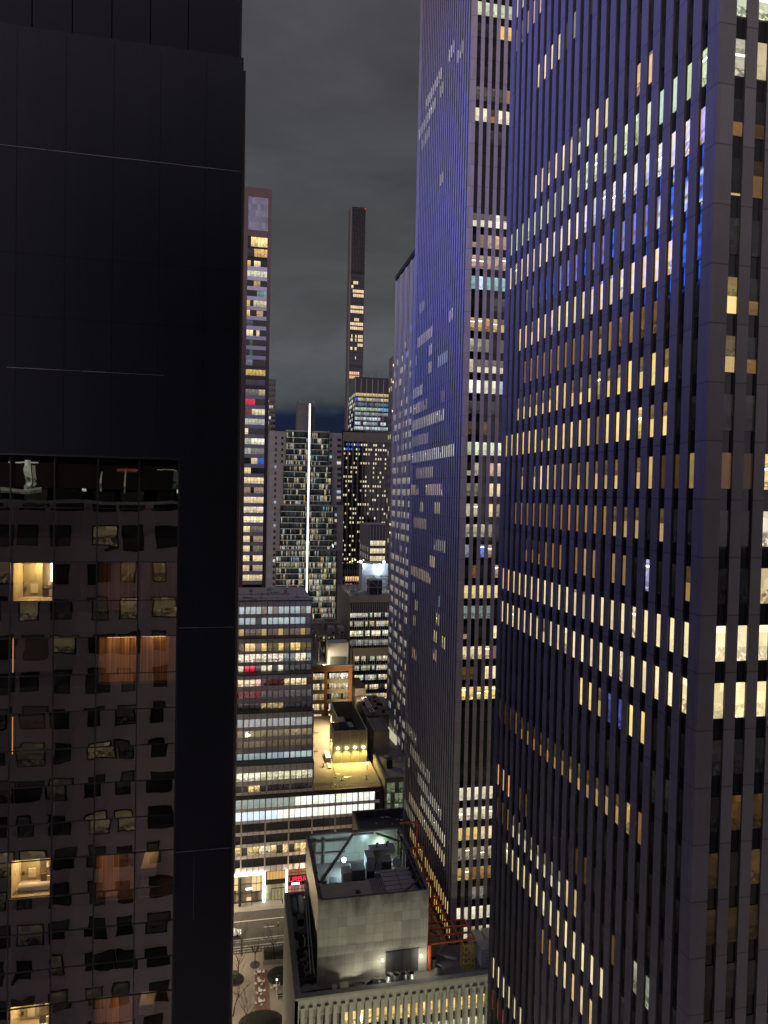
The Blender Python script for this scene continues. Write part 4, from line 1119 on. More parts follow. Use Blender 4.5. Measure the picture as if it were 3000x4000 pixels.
# grey slab and low glass block right of the glass tower
def grey_slab():
    x0, x1, y0, y1, z1 = 74, 100, 400, 436, 101.5
    t = thing('ribbed_block', 'grey block with fine white ribs and warm windows, in front of the dark hotel', 'building', (85, 415, 0))
    m = MB(); m.box(x0, x1, y0 + .4, y1, 0, z1); m.build('wall', surf('lilac_render', (0.30, 0.28, 0.30), .85, .1, .5), t)
    f = Face((x0, y0, 0), (1, 0, 0), (0, -1, 0)); f.part('front_panel', surf('dark_grey_panel', (0.09, 0.09, 0.095), .6, .2, .5), t, 0, 26, 0, z1 + .3, -.4, -.02)
    for j in range(14): f.part('rib', surf('white_rib', (.55, .55, .53), .6, .1, 1), t, .4 + j * 1.85 - .09, .4 + j * 1.85 + .09, 20, z1 - .6, -.02, .2)
    sp = []
    for k, (z, c) in enumerate(((92.2, .4), (87.6, 1.0), (83.0, 1.0), (78.4, 1.0), (73.8, 1.0))):
        for j in range(13):
            if k and 6 < j < 8: continue
            cc = rc(sc(rng.choice((CREAM, PALE)) if k < 3 else (1, .62, .3), .85), .2) if rng.random() < .85 or k else sc(PALE, .25)
            sp.append((f, .5 + j * 1.85, 2.15 + j * 1.85, z - 2.9, z, .0, cc, .45))
    glazing(t, sp, limit=60)
    fs = Face((x0, y0, 0), (0, 1, 0), (-1, 0, 0)); sp = []
    for k in range(6):
        for j in range(5): sp.append((fs, 4 + j * 6.5, 6 + j * 6.5, 85 - 4.6 * k, 88 - 4.6 * k, .03, rc((.25, .22, .17), .3), .5))
    glazing(t, sp, limit=20)


grey_slab()


def low_glass():
    t = thing('ribbed_low_block', 'low dark glass block with white ribs under a roof terrace of warm lamps', 'building', (60, 372, 0))
    m = MB(); m.box(52.6, 67.6, 370.3, 385, 0, 80.3); m.build('wall', M_BLACKG, t)
    f = Face((52.6, 370, 0), (1, 0, 0), (0, -1, 0)); sp = []
    for j in range(12): f.part('rib', MATS['white_rib'], t, j * 1.32 - .07, j * 1.32 + .07, 20, 80.3, -.3, .1)
    for k in range(7):
        z = 78.4 - 3.9 * k
        for j in range(11):
            if k == 0: c = (.008,) * 3
            elif k == 1: c = rc((.95, .55, .2), .2) if 1 < j else (.02, .02, .02)
            elif k == 3: c = rc((.7, .75, .6), .4) if rng.random() < .8 else (.02,) * 3
            elif k == 4: c = rc((.95, .95, .7), .2)
            else: c = rc((.3, .3, .28), .6) if rng.random() < .5 else (.01,) * 3
            sp.append((f, .15 + j * 1.32, 1.2 + j * 1.32, z - 2.6, z, -.25, c, .7))
    glazing(t, sp, limit=50)
    for i, x in enumerate((58, 59.4, 61, 62.4, 64, 65.6)):
        m = MB(); m.tube([(x, 371.5, 80.3), (x, 371.5, 82.2 + .5 * (i % 3))], .08, 6); m.build('lamp_post', M_DARKMET, t)
        m = MB(); m.box(x - .25, x + .25, 371.3, 371.7, 82.2 + .5 * (i % 3), 82.7 + .5 * (i % 3)); m.build('terrace_lamp', glow('terrace_lamp_light', (1, .7, .35), 5.0), t)
    for i in range(8):
        x = 53.3 + i; m = MB(); m.tube([(x, 371.4, 80.3), (x, 371.4, 81.0), (x + .1, 371.4, 81.6)], [.5, .62, .2], 9); m.build('shrub', surf('dark_foliage', (.05, .06, .03), .9, .5, 2), t)


low_glass()


# ================================================================== beige block on the right of the court
def beige_block():
    t = thing('beige_block', 'beige block with blank side wall, ribbed ribbon windows and cooling frame on its roof', 'building', (56, 305, 0))
    bei = surf('beige_brick', (0.33, 0.28, 0.20), .85, .14, .5, blocks=(1.2, .6, .08))
    m = MB(); m.box(45.0, 72, 287.5, 325.5, 0, 75.6); m.build('wall', bei, t)
    m = MB()
    m.box(45, 72, 287.2, 287.9, 75.6, 76.2); m.box(45, 45.5, 287.9, 325.5, 75.6, 76.2); m.box(45, 72, 325, 325.5, 75.6, 76.2); m.build('parapet', bei, t)
    m = MB(); m.box(46.6, 72, 284.6, 287.5, 0, 53.9); m.box(46.5, 72, 284.3, 284.8, 53.9, 54.5); m.build('lower_storeys', bei, t)
    m = MB(); m.box(45.5, 72, 287.9, 325, 75.6, 75.7); m.build('roof', M_ROOFL, t)
    rib = MATS['white_rib']
    for Y, x0, rows in ((287.5, 45.1, ((73.4, 69.7, 0), (68.9, 67.1, 1), (65.4, 63.2, 1), (61.3, 59.0, 2), (57.3, 55.0, 0.5))), (284.6, 46.9, ((51.0, 49.0, 1), (47.0, 45.0, 1), (43.0, 40.8, 1.2), (38.8, 36.8, 1.3), (34.9, 32.6, .8), (30.8, 28.6, .9)))):
        f = Face((x0, Y, 0), (1, 0, 0), (0, -1, 0)); sp = []
        f.part('window_band', M_BLACKG, t, .2, 26, rows[-1][1] - 1.0, rows[0][0] + .1, -.5, -.25 + .3)
        for j in range(27): f.part('rib', rib, t, .35 + j * .95 - .05, .35 + j * .95 + .05, rows[-1][1] - 1.0, rows[0][0], 0.0, .16)
        for (zt, zb, s) in rows:
            if s == 0:
                f.part('louvre', surf('brown_louvre', (.06, .05, .035), .7, .2, 3), t, .3, 26, zb, zt, .05, .09); continue
            f.part('spandrel', bei, t, .2, 26, zt, zt + .45, .0, .11)
            for j in range(26):
                q = rng.random()
                c = rc(sc(rng.choice((PALE, WHITE, GREENW, (.85, .65, .35))), s * rng.uniform(.35, .9)), .15) if q < .8 else (.03, .035, .03)
                if s < .6: c = rc((.25, .25, .22), .6)
                sp.append((f, .4 + j * .95, 1.25 + j * .95, zb, zt, .07, c, .95))
        glazing(t, sp, limit=50)
    return t


beige_block()


def beige_roof():
    t = thing('cooling_plant', 'steel frame carrying a dark cooling tower on the beige roof', 'roof plant', (57, 300, 75.7))
    m = MB()
    for x in (54, 58, 62, 66):
        for y in (291, 303): m.bar((x, y, 75.7), (x, y, 83.0), .28)
    for z in (79.5, 83.0):
        for y in (291, 303): m.bar((53.6, y, z), (67, y, z), .3)
        for x in (54, 58, 62, 66): m.bar((x, 291, z), (x, 303, z), .22)
    m.bar((52, 291, 84.2), (54.5, 291, 75.8), .2); m.bar((54, 291, 83), (58, 291, 79.5), .18); m.bar((62, 291, 79.5), (66, 291, 75.8), .18)
    m.build('steel_frame', M_STEEL, t)
    m = MB(); m.box(54.6, 60, 291.6, 299, 76.4, 82.4); m.build('cooling_tower', surf('dark_louvre', (.045, .04, .032), .8, .3, 3), t)
    m = MB()
    for k in range(10): m.bar((53.6, 290.6, 83.4 + .0), (67, 290.6, 83.4), .08)
    for x in range(54, 68): m.bar((x, 290.6, 83.1), (x, 290.6, 84.2), .07)
    m.bar((53.6, 290.6, 84.2), (67, 290.6, 84.2), .09); m.build('railing', M_STEEL, t)
    h = thing('lift_house', 'pale lift house with floodlights behind the cooling frame on the beige roof', 'roof plant', (62, 312, 75.7))
    m = MB(); m.box(54, 66, 308, 318, 75.7, 88); m.build('wall', surf('pale_metal', (.42, .45, .47), .6, .2, .7), h)
    m = MB(); m.box(57, 58.2, 307.95, 308, 76, 82.5); m.build('door', surf('yellowish_door', (.4, .36, .2), .7, .2, 1), h)
    fl = glow('cold_floodlight', (.8, .92, 1.0), 22.0)
    for x, z in ((52.6, 88.6), (54.2, 87.2), (60.8, 86.0), (63.5, 88.5)):
        m = MB(); m.box(x, x + .8, 307.0, 307.5, z, z + .8); m.build('floodlight', fl, h)
    add_light('floodlight_beam', 'POINT', (61.2, 305.4, 85.5), 1500, (.8, .92, 1.0), h, .5)
    add_light('floodlight_beam', 'POINT', (53.5, 305.5, 88), 900, (.8, .92, 1.0), h, .5)
    p = thing('pipe_run', 'tangle of pipes snaking over the beige roof', 'pipes', (50, 296, 75.7))
    m = MB()
    for i in range(7):
        y = 289 + i * 2.2
        m.tube([(47 + i * .4, y + 8, 76.2), (49 + i * .3, y + 3, 76.4), (52 + i * .2, y, 76.1), (60, y - .4, 76.1)], .14, 6)
    m.build('pipe', M_STEEL, p)
    m = MB()
    for i in range(16):
        x, y = rng.uniform(47, 53), rng.uniform(292, 320); m.box(x, x + rng.uniform(.3, 1.2), y, y + rng.uniform(.3, 1.5), 75.7, 75.7 + rng.uniform(.2, .9))
    m.build('duct_box', M_GREYPAINT, p)


beige_roof()


# ================================================================== orange brick block
def brick_block():
    t = thing('brick_block', 'orange brick block with big panes over the yellow-lit roof', 'building', (35, 282, 0))
    br = surf('orange_brick', (0.42, 0.17, 0.06), .85, .12, .8, blocks=(.6, .22, .15))
    tan = surf('tan_panel', (.42, .34, .2), .8, .1, .6)
    Y = 268.2
    m = MB(); m.box(14, 43.6, Y + .5, 318, 0, 50.9); m.build('core', M_BLACKG, t)
    f = Face((14, Y, 0), (1, 0, 0), (0, -1, 0))
    for a0, a1 in ((18.5, 19.8), (12.5, 13.8), (28.2, 29.7)): f.part('brick_pier', br, t, a0, a1, 0, 49.2, -.5, 0)
    f.part('brick_frieze', br, t, 0, 29.7, 49.2, 51.2, -.5, .02)
    f.part('coping', surf('grey_coping', (.3, .29, .26), .8, .2, 1), t, -.1, 29.8, 51.2, 51.7, -1.2, .1)
    sp = []
    for k in range(6):
        zt = 48.5 - 4.05 * k
        f.part('spandrel', tan, t, 0, 28.2, zt - 4.05, zt - 2.45, -.45, -.1)
        for j in range(22):
            a = 13.9 + j * .95
            if a > 27.4 or 17.7 < a < 19.7: continue
            c = rc(sc(rng.choice((CREAM, PALE, (.9, .7, .35), WHITE)), rng.uniform(.5, 1.0) * (1 if k != 2 else .5)), .15) if rng.random() < .85 else (.03, .03, .025)
            sp.append((f, a, a + .86, zt - 2.4, zt - .05, -.2, c, .9))
    glazing(t, sp, limit=70)
    m = MB(); m.box(34.3, 42.6, 272.3, 281, 50.9, 59.6); m.build('penthouse', surf('white_stucco', (.52, .49, .43), .85, .1, .8), t)
    m = MB()
    for k in range(8): m.box(35.2 + k * .82, 35.9 + k * .82, 272.2, 272.3, 51.0, 54.2)
    m.build('louvre', surf('grey_louvre', (.16, .16, .14), .7, .3, 2), t)
    m = MB(); m.box(14.3, 34.3, 268.9, 317.8, 50.9, 51.0); m.build('roof', surf('mid_roof', (.20, .185, .17), .9, .4, .3), t)
    r = thing('condenser_rack', 'rusty steel rack with air-conditioning units above the orange brick block', 'roof plant', (37, 292, 51))
    m = MB(); zz = 60.5
    for x in (31, 36, 43):
        for y in (276, 286, 296, 306, 312):
            m.bar((x if y > 282 or x < 33 else 33.6, y, 51), (x if y > 282 or x < 33 else 33.6, y, zz), .35)
    for y in (276, 286, 296, 306, 312): m.bar((31, y, zz), (43, y, zz), .4)
    for x in (31, 36, 43): m.bar((x, 276, zz), (x, 312, zz), .4)
    m.box(31, 43.2, 282, 313, zz + .2, zz + .35)
    for a, b in (((31, 276), (31, 286)), ((31, 286), (31, 296)), ((31, 296), (31, 306))): m.bar((*a, 51), (*b, zz), .18)
    m.build('rack', M_RUST, r)
    un = surf('unit_casing', (.55, .52, .45), .6, .15, 1)
    for i, (x, y, w, d, h) in enumerate(((36.2, 284, 2.4, 6.5, 2.6), (40.2, 284, 2.4, 6.5, 2.6))):
        u = thing('condenser_unit', ('white louvred condenser box, left of two on the rusty rack' if i == 0 else 'white louvred condenser box, right of two on the rusty rack'), 'air conditioner', (x, y, zz + .35))
        m = MB(); m.box(x, x + w, y, y + d, zz + .35, zz + .35 + h); m.build('casing', un, u)
        m = MB()
        for k in range(7): m.box(x + .15 + k * .32, x + .35 + k * .32, y + .3, y + d - .3, zz + .35 + h, zz + .42 + h)
        m.build('fan_grille', M_GREYPAINT, u)
        m = MB(); m.box(x + .9, x + 2.1, y - .03, y, zz + .6, zz + 1.4); m.build('access_panel', M_DARKMET, u)
    u = thing('rooftop_duct', 'tan duct hood in the middle of the rusty rack', 'roof plant', (37, 298, zz + .35))
    m = MB(); m.box(35, 40, 294, 302, zz + .35, zz + 3.2); m.box(35.6, 39.4, 296, 301, zz + 3.2, zz + 4.6); m.build('hood', surf('tan_metal', (.36, .3, .2), .6, .2, 1), u)
    u = thing('fan_bank', 'row of fan cowls at the back of the rusty rack', 'roof plant', (37, 308, zz + .35))
    m = MB()
    for k in range(6):
        x = 32 + k * 1.9
        m.tube([(x, 308, zz + .35), (x, 308, zz + 2.0), (x, 308, zz + 2.6)], [.8, .8, .55], 10)
    m.box(31.5, 42.5, 306.5, 309.5, zz + .35, zz + 1.0); m.build('cowl', un, u)


brick_block()


# ================================================================== stepped office building with podium
def office():
    t = thing('stepped_office', 'stepped office building with grey-lilac spandrels and ribbon windows above a lit shopfront', 'building', (5, 215, 0))
    sp_m = surf('lilac_spandrel', (.80, .74, .76), .6, .1, .8)
    pier_m = surf('office_pier', (.46, .42, .40), .7, .15, .8)
    ledge_m = surf('dark_ledge', (.075, .075, .08), .7, .4, .6)
    mul_m = surf('brown_mullion', (.20, .13, .11), .6, .1, 1)
    XR = 21.6
    secs = [(214.0, 88.0 - 1.6, 75.0, ((84.4, 82.2), (80.96, 78.95), (77.5, 75.35))), (210.5, 75.5, 64.6, ((73.76, 71.44), (70.5, 68.05), (66.95, 64.65))),
            (207.0, 65.2, 54.3, ((63.64, 61.65), (60.1, 58.15), (56.4, 54.45))), (203.5, 54.8, 40.0, ((52.8, 50.5), (49.4, 47.5), (46.2, 44.4), (42.6, 40.8))),
            (200.0, 40.6, 31.7, ((38.24, 35.84), (34.47, 32.6)))]
    # colour for each storey, per group of four panes
    pale_b = (.42, .50, .50); tan = (.30, .23, .13)
    pat = [
        lambda j: pale_b if (j % 7) not in (0, 5) else (.22, .19, .15), lambda j: (.40, .48, .50) if j % 9 != 4 else (.05, .05, .06), lambda j: (.5, .36, .15) if j in (1, 5, 8, 12) else (.13, .10, .07),
        lambda j: YEL if j in (2, 3, 5, 8, 10, 11) else (.16, .12, .06), lambda j: (1, .88, .65) if j not in (9, 10, 13) else (.28, .34, .34), lambda j: RED if j in (2, 3) else (PALE if j in (1, 5, 6, 8) else (.07, .07, .06)),
        lambda j: (1, .55, .45) if j in (0, 4) else (CREAM if j in (1, 2, 3, 9, 10, 11, 12) else (.06, .015, .015)), lambda j: (.12, .01, .015) if j < 5 else (.10, .085, .085), lambda j: (.45, .36, .16) if j in (5, 6, 7, 8) else (.035, .03, .03),
        lambda j: (.36, .37, .36), lambda j: sc(tan, .8), lambda j: sc(tan, .42), lambda j: (.30, .38, .38) if j < 9 else (.42, .52, .52),
        lambda j: (1.0, .95, .72) if j < 5 else (.8, .75, .5), lambda j: (1.0, .75, .3) if j in (3, 4) else (.03, .028, .026)]
    al = [.35, .3, .35, .7, .95, .9, .9, .5, .95, .2, .45, .4, .2, .8, .95]
    row = 0; sp = []
    zprev = None
    for si, (Y, ztop, zbot, rows) in enumerate(secs):
        f = Face((-40, Y, 0), (1, 0, 0), (0, -1, 0)); A = lambda x: x + 40
        m = MB(); m.box(-40, XR, Y + .25, 246, zbot - 1.2, ztop - .25 if si else ztop - .4); m.build('storeys', M_BLACKG if si else surf('office_roof', (.40, .37, .39), .9, .35, .3), t)
        edges = [ztop] + [z for r in rows for z in r] + [zbot]
        for k in range(0, len(edges), 2):
            if edges[k] - edges[k + 1] > .05: f.part('spandrel', sp_m, t, 0, A(XR), edges[k + 1], edges[k] - (.0 if k else .3), -.25, -.05)
        f.part('ledge', ledge_m, t, 0, A(XR + .05), ztop - .32, ztop, -3.6 if si else -.5, .06)
        for j in range(37):
            x = XR - j * 1.7125
            big = j % 4 == 0
            f.part('mullion', pier_m if big else mul_m, t, A(x) - (.19 if big else .05) - (.2 if j == 0 else 0), A(x) + (.19 if big else .05) - (.2 if j == 0 else 0), zbot, ztop - .3, -.25, .10)
        for (zt, zb) in rows:
            for j in range(24):
                x1 = XR - .28 - j * 1.7125; jj = 13 - j
                c = pat[row](jj % 14 if jj >= 0 else (jj + 28) % 14)
                sp.append((f, A(x1 - 1.55), A(x1), zb + .02, zt - .02, -.12, rc(c, .14), al[row]))
            row += 1
        # right return
        m = MB(); m.box(XR, XR + .12, Y - .02, 246, zbot - 1, ztop - .3); m.build('side_wall', pier_m, t)
    # podium
    Y = 200.0; f = Face((-40, Y, 0), (1, 0, 0), (0, -1, 0)); A = lambda x: x + 40; XP = 42.6
    m = MB(); m.box(-40, XP, Y + .3, 267.7, 0, 31.3); m.build('podium', M_BLACKG, t)
    m = MB(); m.box(21.8, XP - .3, Y + .6, 267.7, 31.3, 31.75); m.build('podium_roof', M_ROOFL, t)
    f.part('podium_fascia', surf('dark_fascia', (.03, .028, .027), .6, .3, .6), t, 0, A(XP), 30.5, 31.75, -.6, .05)
    f.part('podium_edge', surf('dark_fascia', (.03, .028, .027)), t, A(XP) - .9, A(XP), 0, 30.5, -.3, .04)
    prow = [((30.35, 27.75), lambda j: (.32, .37, .33) if j < 13 else (1.1, 1.13, 1.0), .25), ((26.8, 24.2), lambda j: (.85, 1.0, 1.15) if j < 10 else (1.15, 1.15, 1.05), .12), ((23.3, 20.8), lambda j: (.012, .011, .010), .5), ((19.85, 17.35), lambda j: (.010, .010, .009), .5),
            ((16.4, 13.9), lambda j: rng.choice(((1, .72, .3), (.8, .6, .25), (.9, .8, .5), (.06, .05, .04))), .95), ((12.95, 10.4), lambda j: (.014, .013, .012), .5)]
    edges = [30.5] + [z for r in prow for z in r[0]] + [8.75]
    for k in range(0, len(edges), 2): f.part('spandrel', sp_m, t, 0, A(XP) - .9, edges[k + 1], edges[k], -.3, -.05)
    for (zt, zb), fn, a in prow:
        for j in range(28):
            x0 = -6.0 + j * 1.7125
            if x0 + 1.6 > XP - .9: continue
            sp.append((f, A(x0 + .08), A(x0 + 1.63), zb + .02, zt - .02, -.12, rc(fn(j), .12), a))
    for j in range(30):
        x = -6.0 + j * 1.7125
        if x > XP - .9: continue
        big = j % 4 == 0
        f.part('mullion', pier_m if big else surf('thin_dark_mullion', (.04, .035, .03), .5, .1, 1), t, A(x) - (.2 if big else .05), A(x) + (.2 if big else .05), 8.75, 30.5, -.3, .12 if not big else .06)
    glazing(t, sp)
    # podium railing
    m = MB()
    for k in range(22): m.bar((22 + k * .95, 200.75, 31.75), (22 + k * .95, 200.75, 32.85), .06)
    m.bar((21.8, 200.75, 32.85), (42.2, 200.75, 32.85), .07); m.bar((21.8, 200.75, 32.3), (42.2, 200.75, 32.3), .05)
    m.build('railing', M_STEEL, t)
    # ground floor
    strip = glow('entrance_strip', (1.0, .95, .82), 7.0)
    m = MB(); m.box(-6, 7.95, 199.4, 199.9, 8.35, 8.75); m.build('light_strip', strip, t)
    m = MB(); m.box(7.35, 7.95, 199.4, 199.9, .14, 8.35); m.build('light_strip', strip, t)
    m = MB(); m.box(13.95, 14.45, 199.5, 199.9, .14, 8.75); m.build('light_strip', strip, t)
    inn = glow('lobby_wall_light', (1.0, .74, .36), .95)
    f.part('lobby_recess', surf('lobby_stone', (.30, .24, .17), .5, .2, .8), t, 0, A(7.35), .14, 8.35, -.3, -.28 + .02)
    for x0, x1, z0, z1 in ((-1.3, .15, 3.9, 8.2), (4.1, 6.6, 3.3, 8.3), (-4.4, -2.6, 3.9, 8.2)):
        m = MB(); m.box(x0, x1, 200.06, 200.12, z0, z1); m.build('lobby_panel', inn, t)
    m = MB()
    for x in (-1.4, .2, 1.1, 4.05, 5.4, 6.65): m.box(x - .05, x + .05, 199.86, 200.1, .3, 8.3)
    for z in (.3, 3.1, 5.6): m.box(-6, 7.3, 199.88, 200.08, z - .06, z + .06)
    m.build('glazing_bar', M_DARKMET, t)
    m = MB(); m.tube([(.75, 198.6, .14), (.75, 198.6, 8.4)], .42, 14); m.build('column', surf('black_column', (.02, .02, .022), .3, .2, 1), t)
    # middle shop: warm upper panes, dark fascia, pale doors
    for k in range(6):
        m = MB(); m.box(8.4 + k * .9, 9.2 + k * .9, 200.02, 200.1, 6.3, 8.6); m.build('shop_pane', glow('shop_pane_light', (1.0, .55, .2), .75 if k != 2 else .5), t)
    m = MB(); m.box(8.1, 13.8, 199.75, 200.1, 5.0, 6.1); m.build('fascia', M_DARKMET, t)
    m = MB(); m.box(8.1, 13.8, 199.95, 200.1, .14, 4.9); m.build('shop_hoarding', surf('pale_hoarding', (.46, .48, .36), .8, .25, .8, blocks=(1.1, 2.4, .25)), t)
    for k in range(4):
        x = 9.9 + k * .95
        m = MB(); m.box(x, x + .82, 199.85, 199.95, .3, 3.6); m.build('door', surf('pale_door', (.55, .58, .44), .6, .2, 1), t)
    m = MB()
    for k in range(5): m.box(9.8 + k * .95, 9.87 + k * .95, 199.8, 199.95, .3, 3.7)
    m.box(9.8, 13.67, 199.8, 199.95, 3.62, 3.74); m.build('door_frame', M_DARKMET, t)
    # right shop with the red neon sign
    for r_, (z0, z1) in enumerate(((7.0, 8.6), (1.9, 3.8))):
        for k in range(8):
            m = MB(); m.box(14.7 + k * 1.0, 15.6 + k * 1.0, 200.02, 200.1, z0, z1)
            m.build('shop_pane', glow('shop_glow_%d' % (k % 3 + 3 * r_), rng.choice(((1, .45, .15), (.9, .35, .2), (.5, .2, .18))), .6 if r_ else .35), t)
    m = MB(); m.box(14.5, 24, 199.9, 200.1, 5.0, 6.7); m.build('sign_board', surf('sign_backing', (.05, .02, .02), .6, .1, 1), t)
    m = MB(); m.box(15.6, 18.0, 199.7, 199.85, 4.25, 4.75); m.build('light_box', glow('shop_light_box', (1.0, .95, .85), 3.5), t)
    m = MB()
    for z in (2.8, 4.0, 7.8): m.box(14.5, 24, 199.86, 200.1, z - .05, z + .05)
    for k in range(9): m.box(14.6 + k * 1.0, 14.7 + k * 1.0, 199.86, 200.1, .3, 8.6)
    m.build('glazing_bar', M_DARKMET, t)
    # letters URBA (N) in red tube
    neon = glow('red_neon', (1.0, .015, .07), 2.6)
    S = {'U': [(0, 1, 0, .2), (0, .2, .2, 0), (.2, 0, .6, 0), (.6, 0, .8, .2), (.8, .2, .8, 1)], 'R': [(0, 0, 0, 1), (0, 1, .7, 1), (.7, 1, .8, .75), (.8, .75, .7, .5), (.7, .5, 0, .5), (.4, .5, .8, 0)],
         'B': [(0, 0, 0, 1), (0, 1, .65, 1), (.65, 1, .78, .77), (.78, .77, .65, .53), (.65, .53, 0, .53), (.65, .53, .82, .27), (.82, .27, .65, 0), (.65, 0, 0, 0)], 'A': [(0, 0, .4, 1), (.4, 1, .8, 0), (.14, .35, .66, .35)], 'N': [(0, 0, 0, 1), (0, 1, .8, 0), (.8, 0, .8, 1)]}
    x = 14.95; W, H, z0 = 1.18, 1.15, 5.3
    for ch in 'URBAN':
        m = MB()
        for (a, b, c, d) in S[ch]: m.bar((x + a * W, 199.75, z0 + b * H), (x + c * W, 199.75, z0 + d * H), .1, .12)
        m.build('sign_letter', neon, t); x += 1.32
    add_light('shopfront_light', 'AREA', (3, 199.0, 7.5), 500, (1.0, .85, .6), t, target=(3, 192, 0))
    l = [o for o in bpy.data.objects if o.name.startswith('shopfront_light')][-1].data; l.size = 8.0
    # roof clutter on the upper roof
    m = MB()
    for i in range(9):
        xx, yy = rng.uniform(0, 16), rng.uniform(218, 243); m.box(xx, xx + rng.uniform(.3, 4.0), yy, yy + rng.uniform(.15, .6), 86.0, 86.0 + rng.uniform(.02, .25))
    for x_ in (3, 8.3): m.bar((x_, 226, 86), (x_, 226, 88.5), .12)
    m.build('roof_litter', M_RUST, t)
    m = MB()
    for k in range(14): m.bar((-1 + k * 1.7, 214.2, 86.4), (-1 + k * 1.7, 214.2, 87.1), .08)
    m.bar((-2, 214.2, 87.1), (21.5, 214.2, 87.1), .08); m.build('roof_rail', M_RUST, t)
    return t


office()


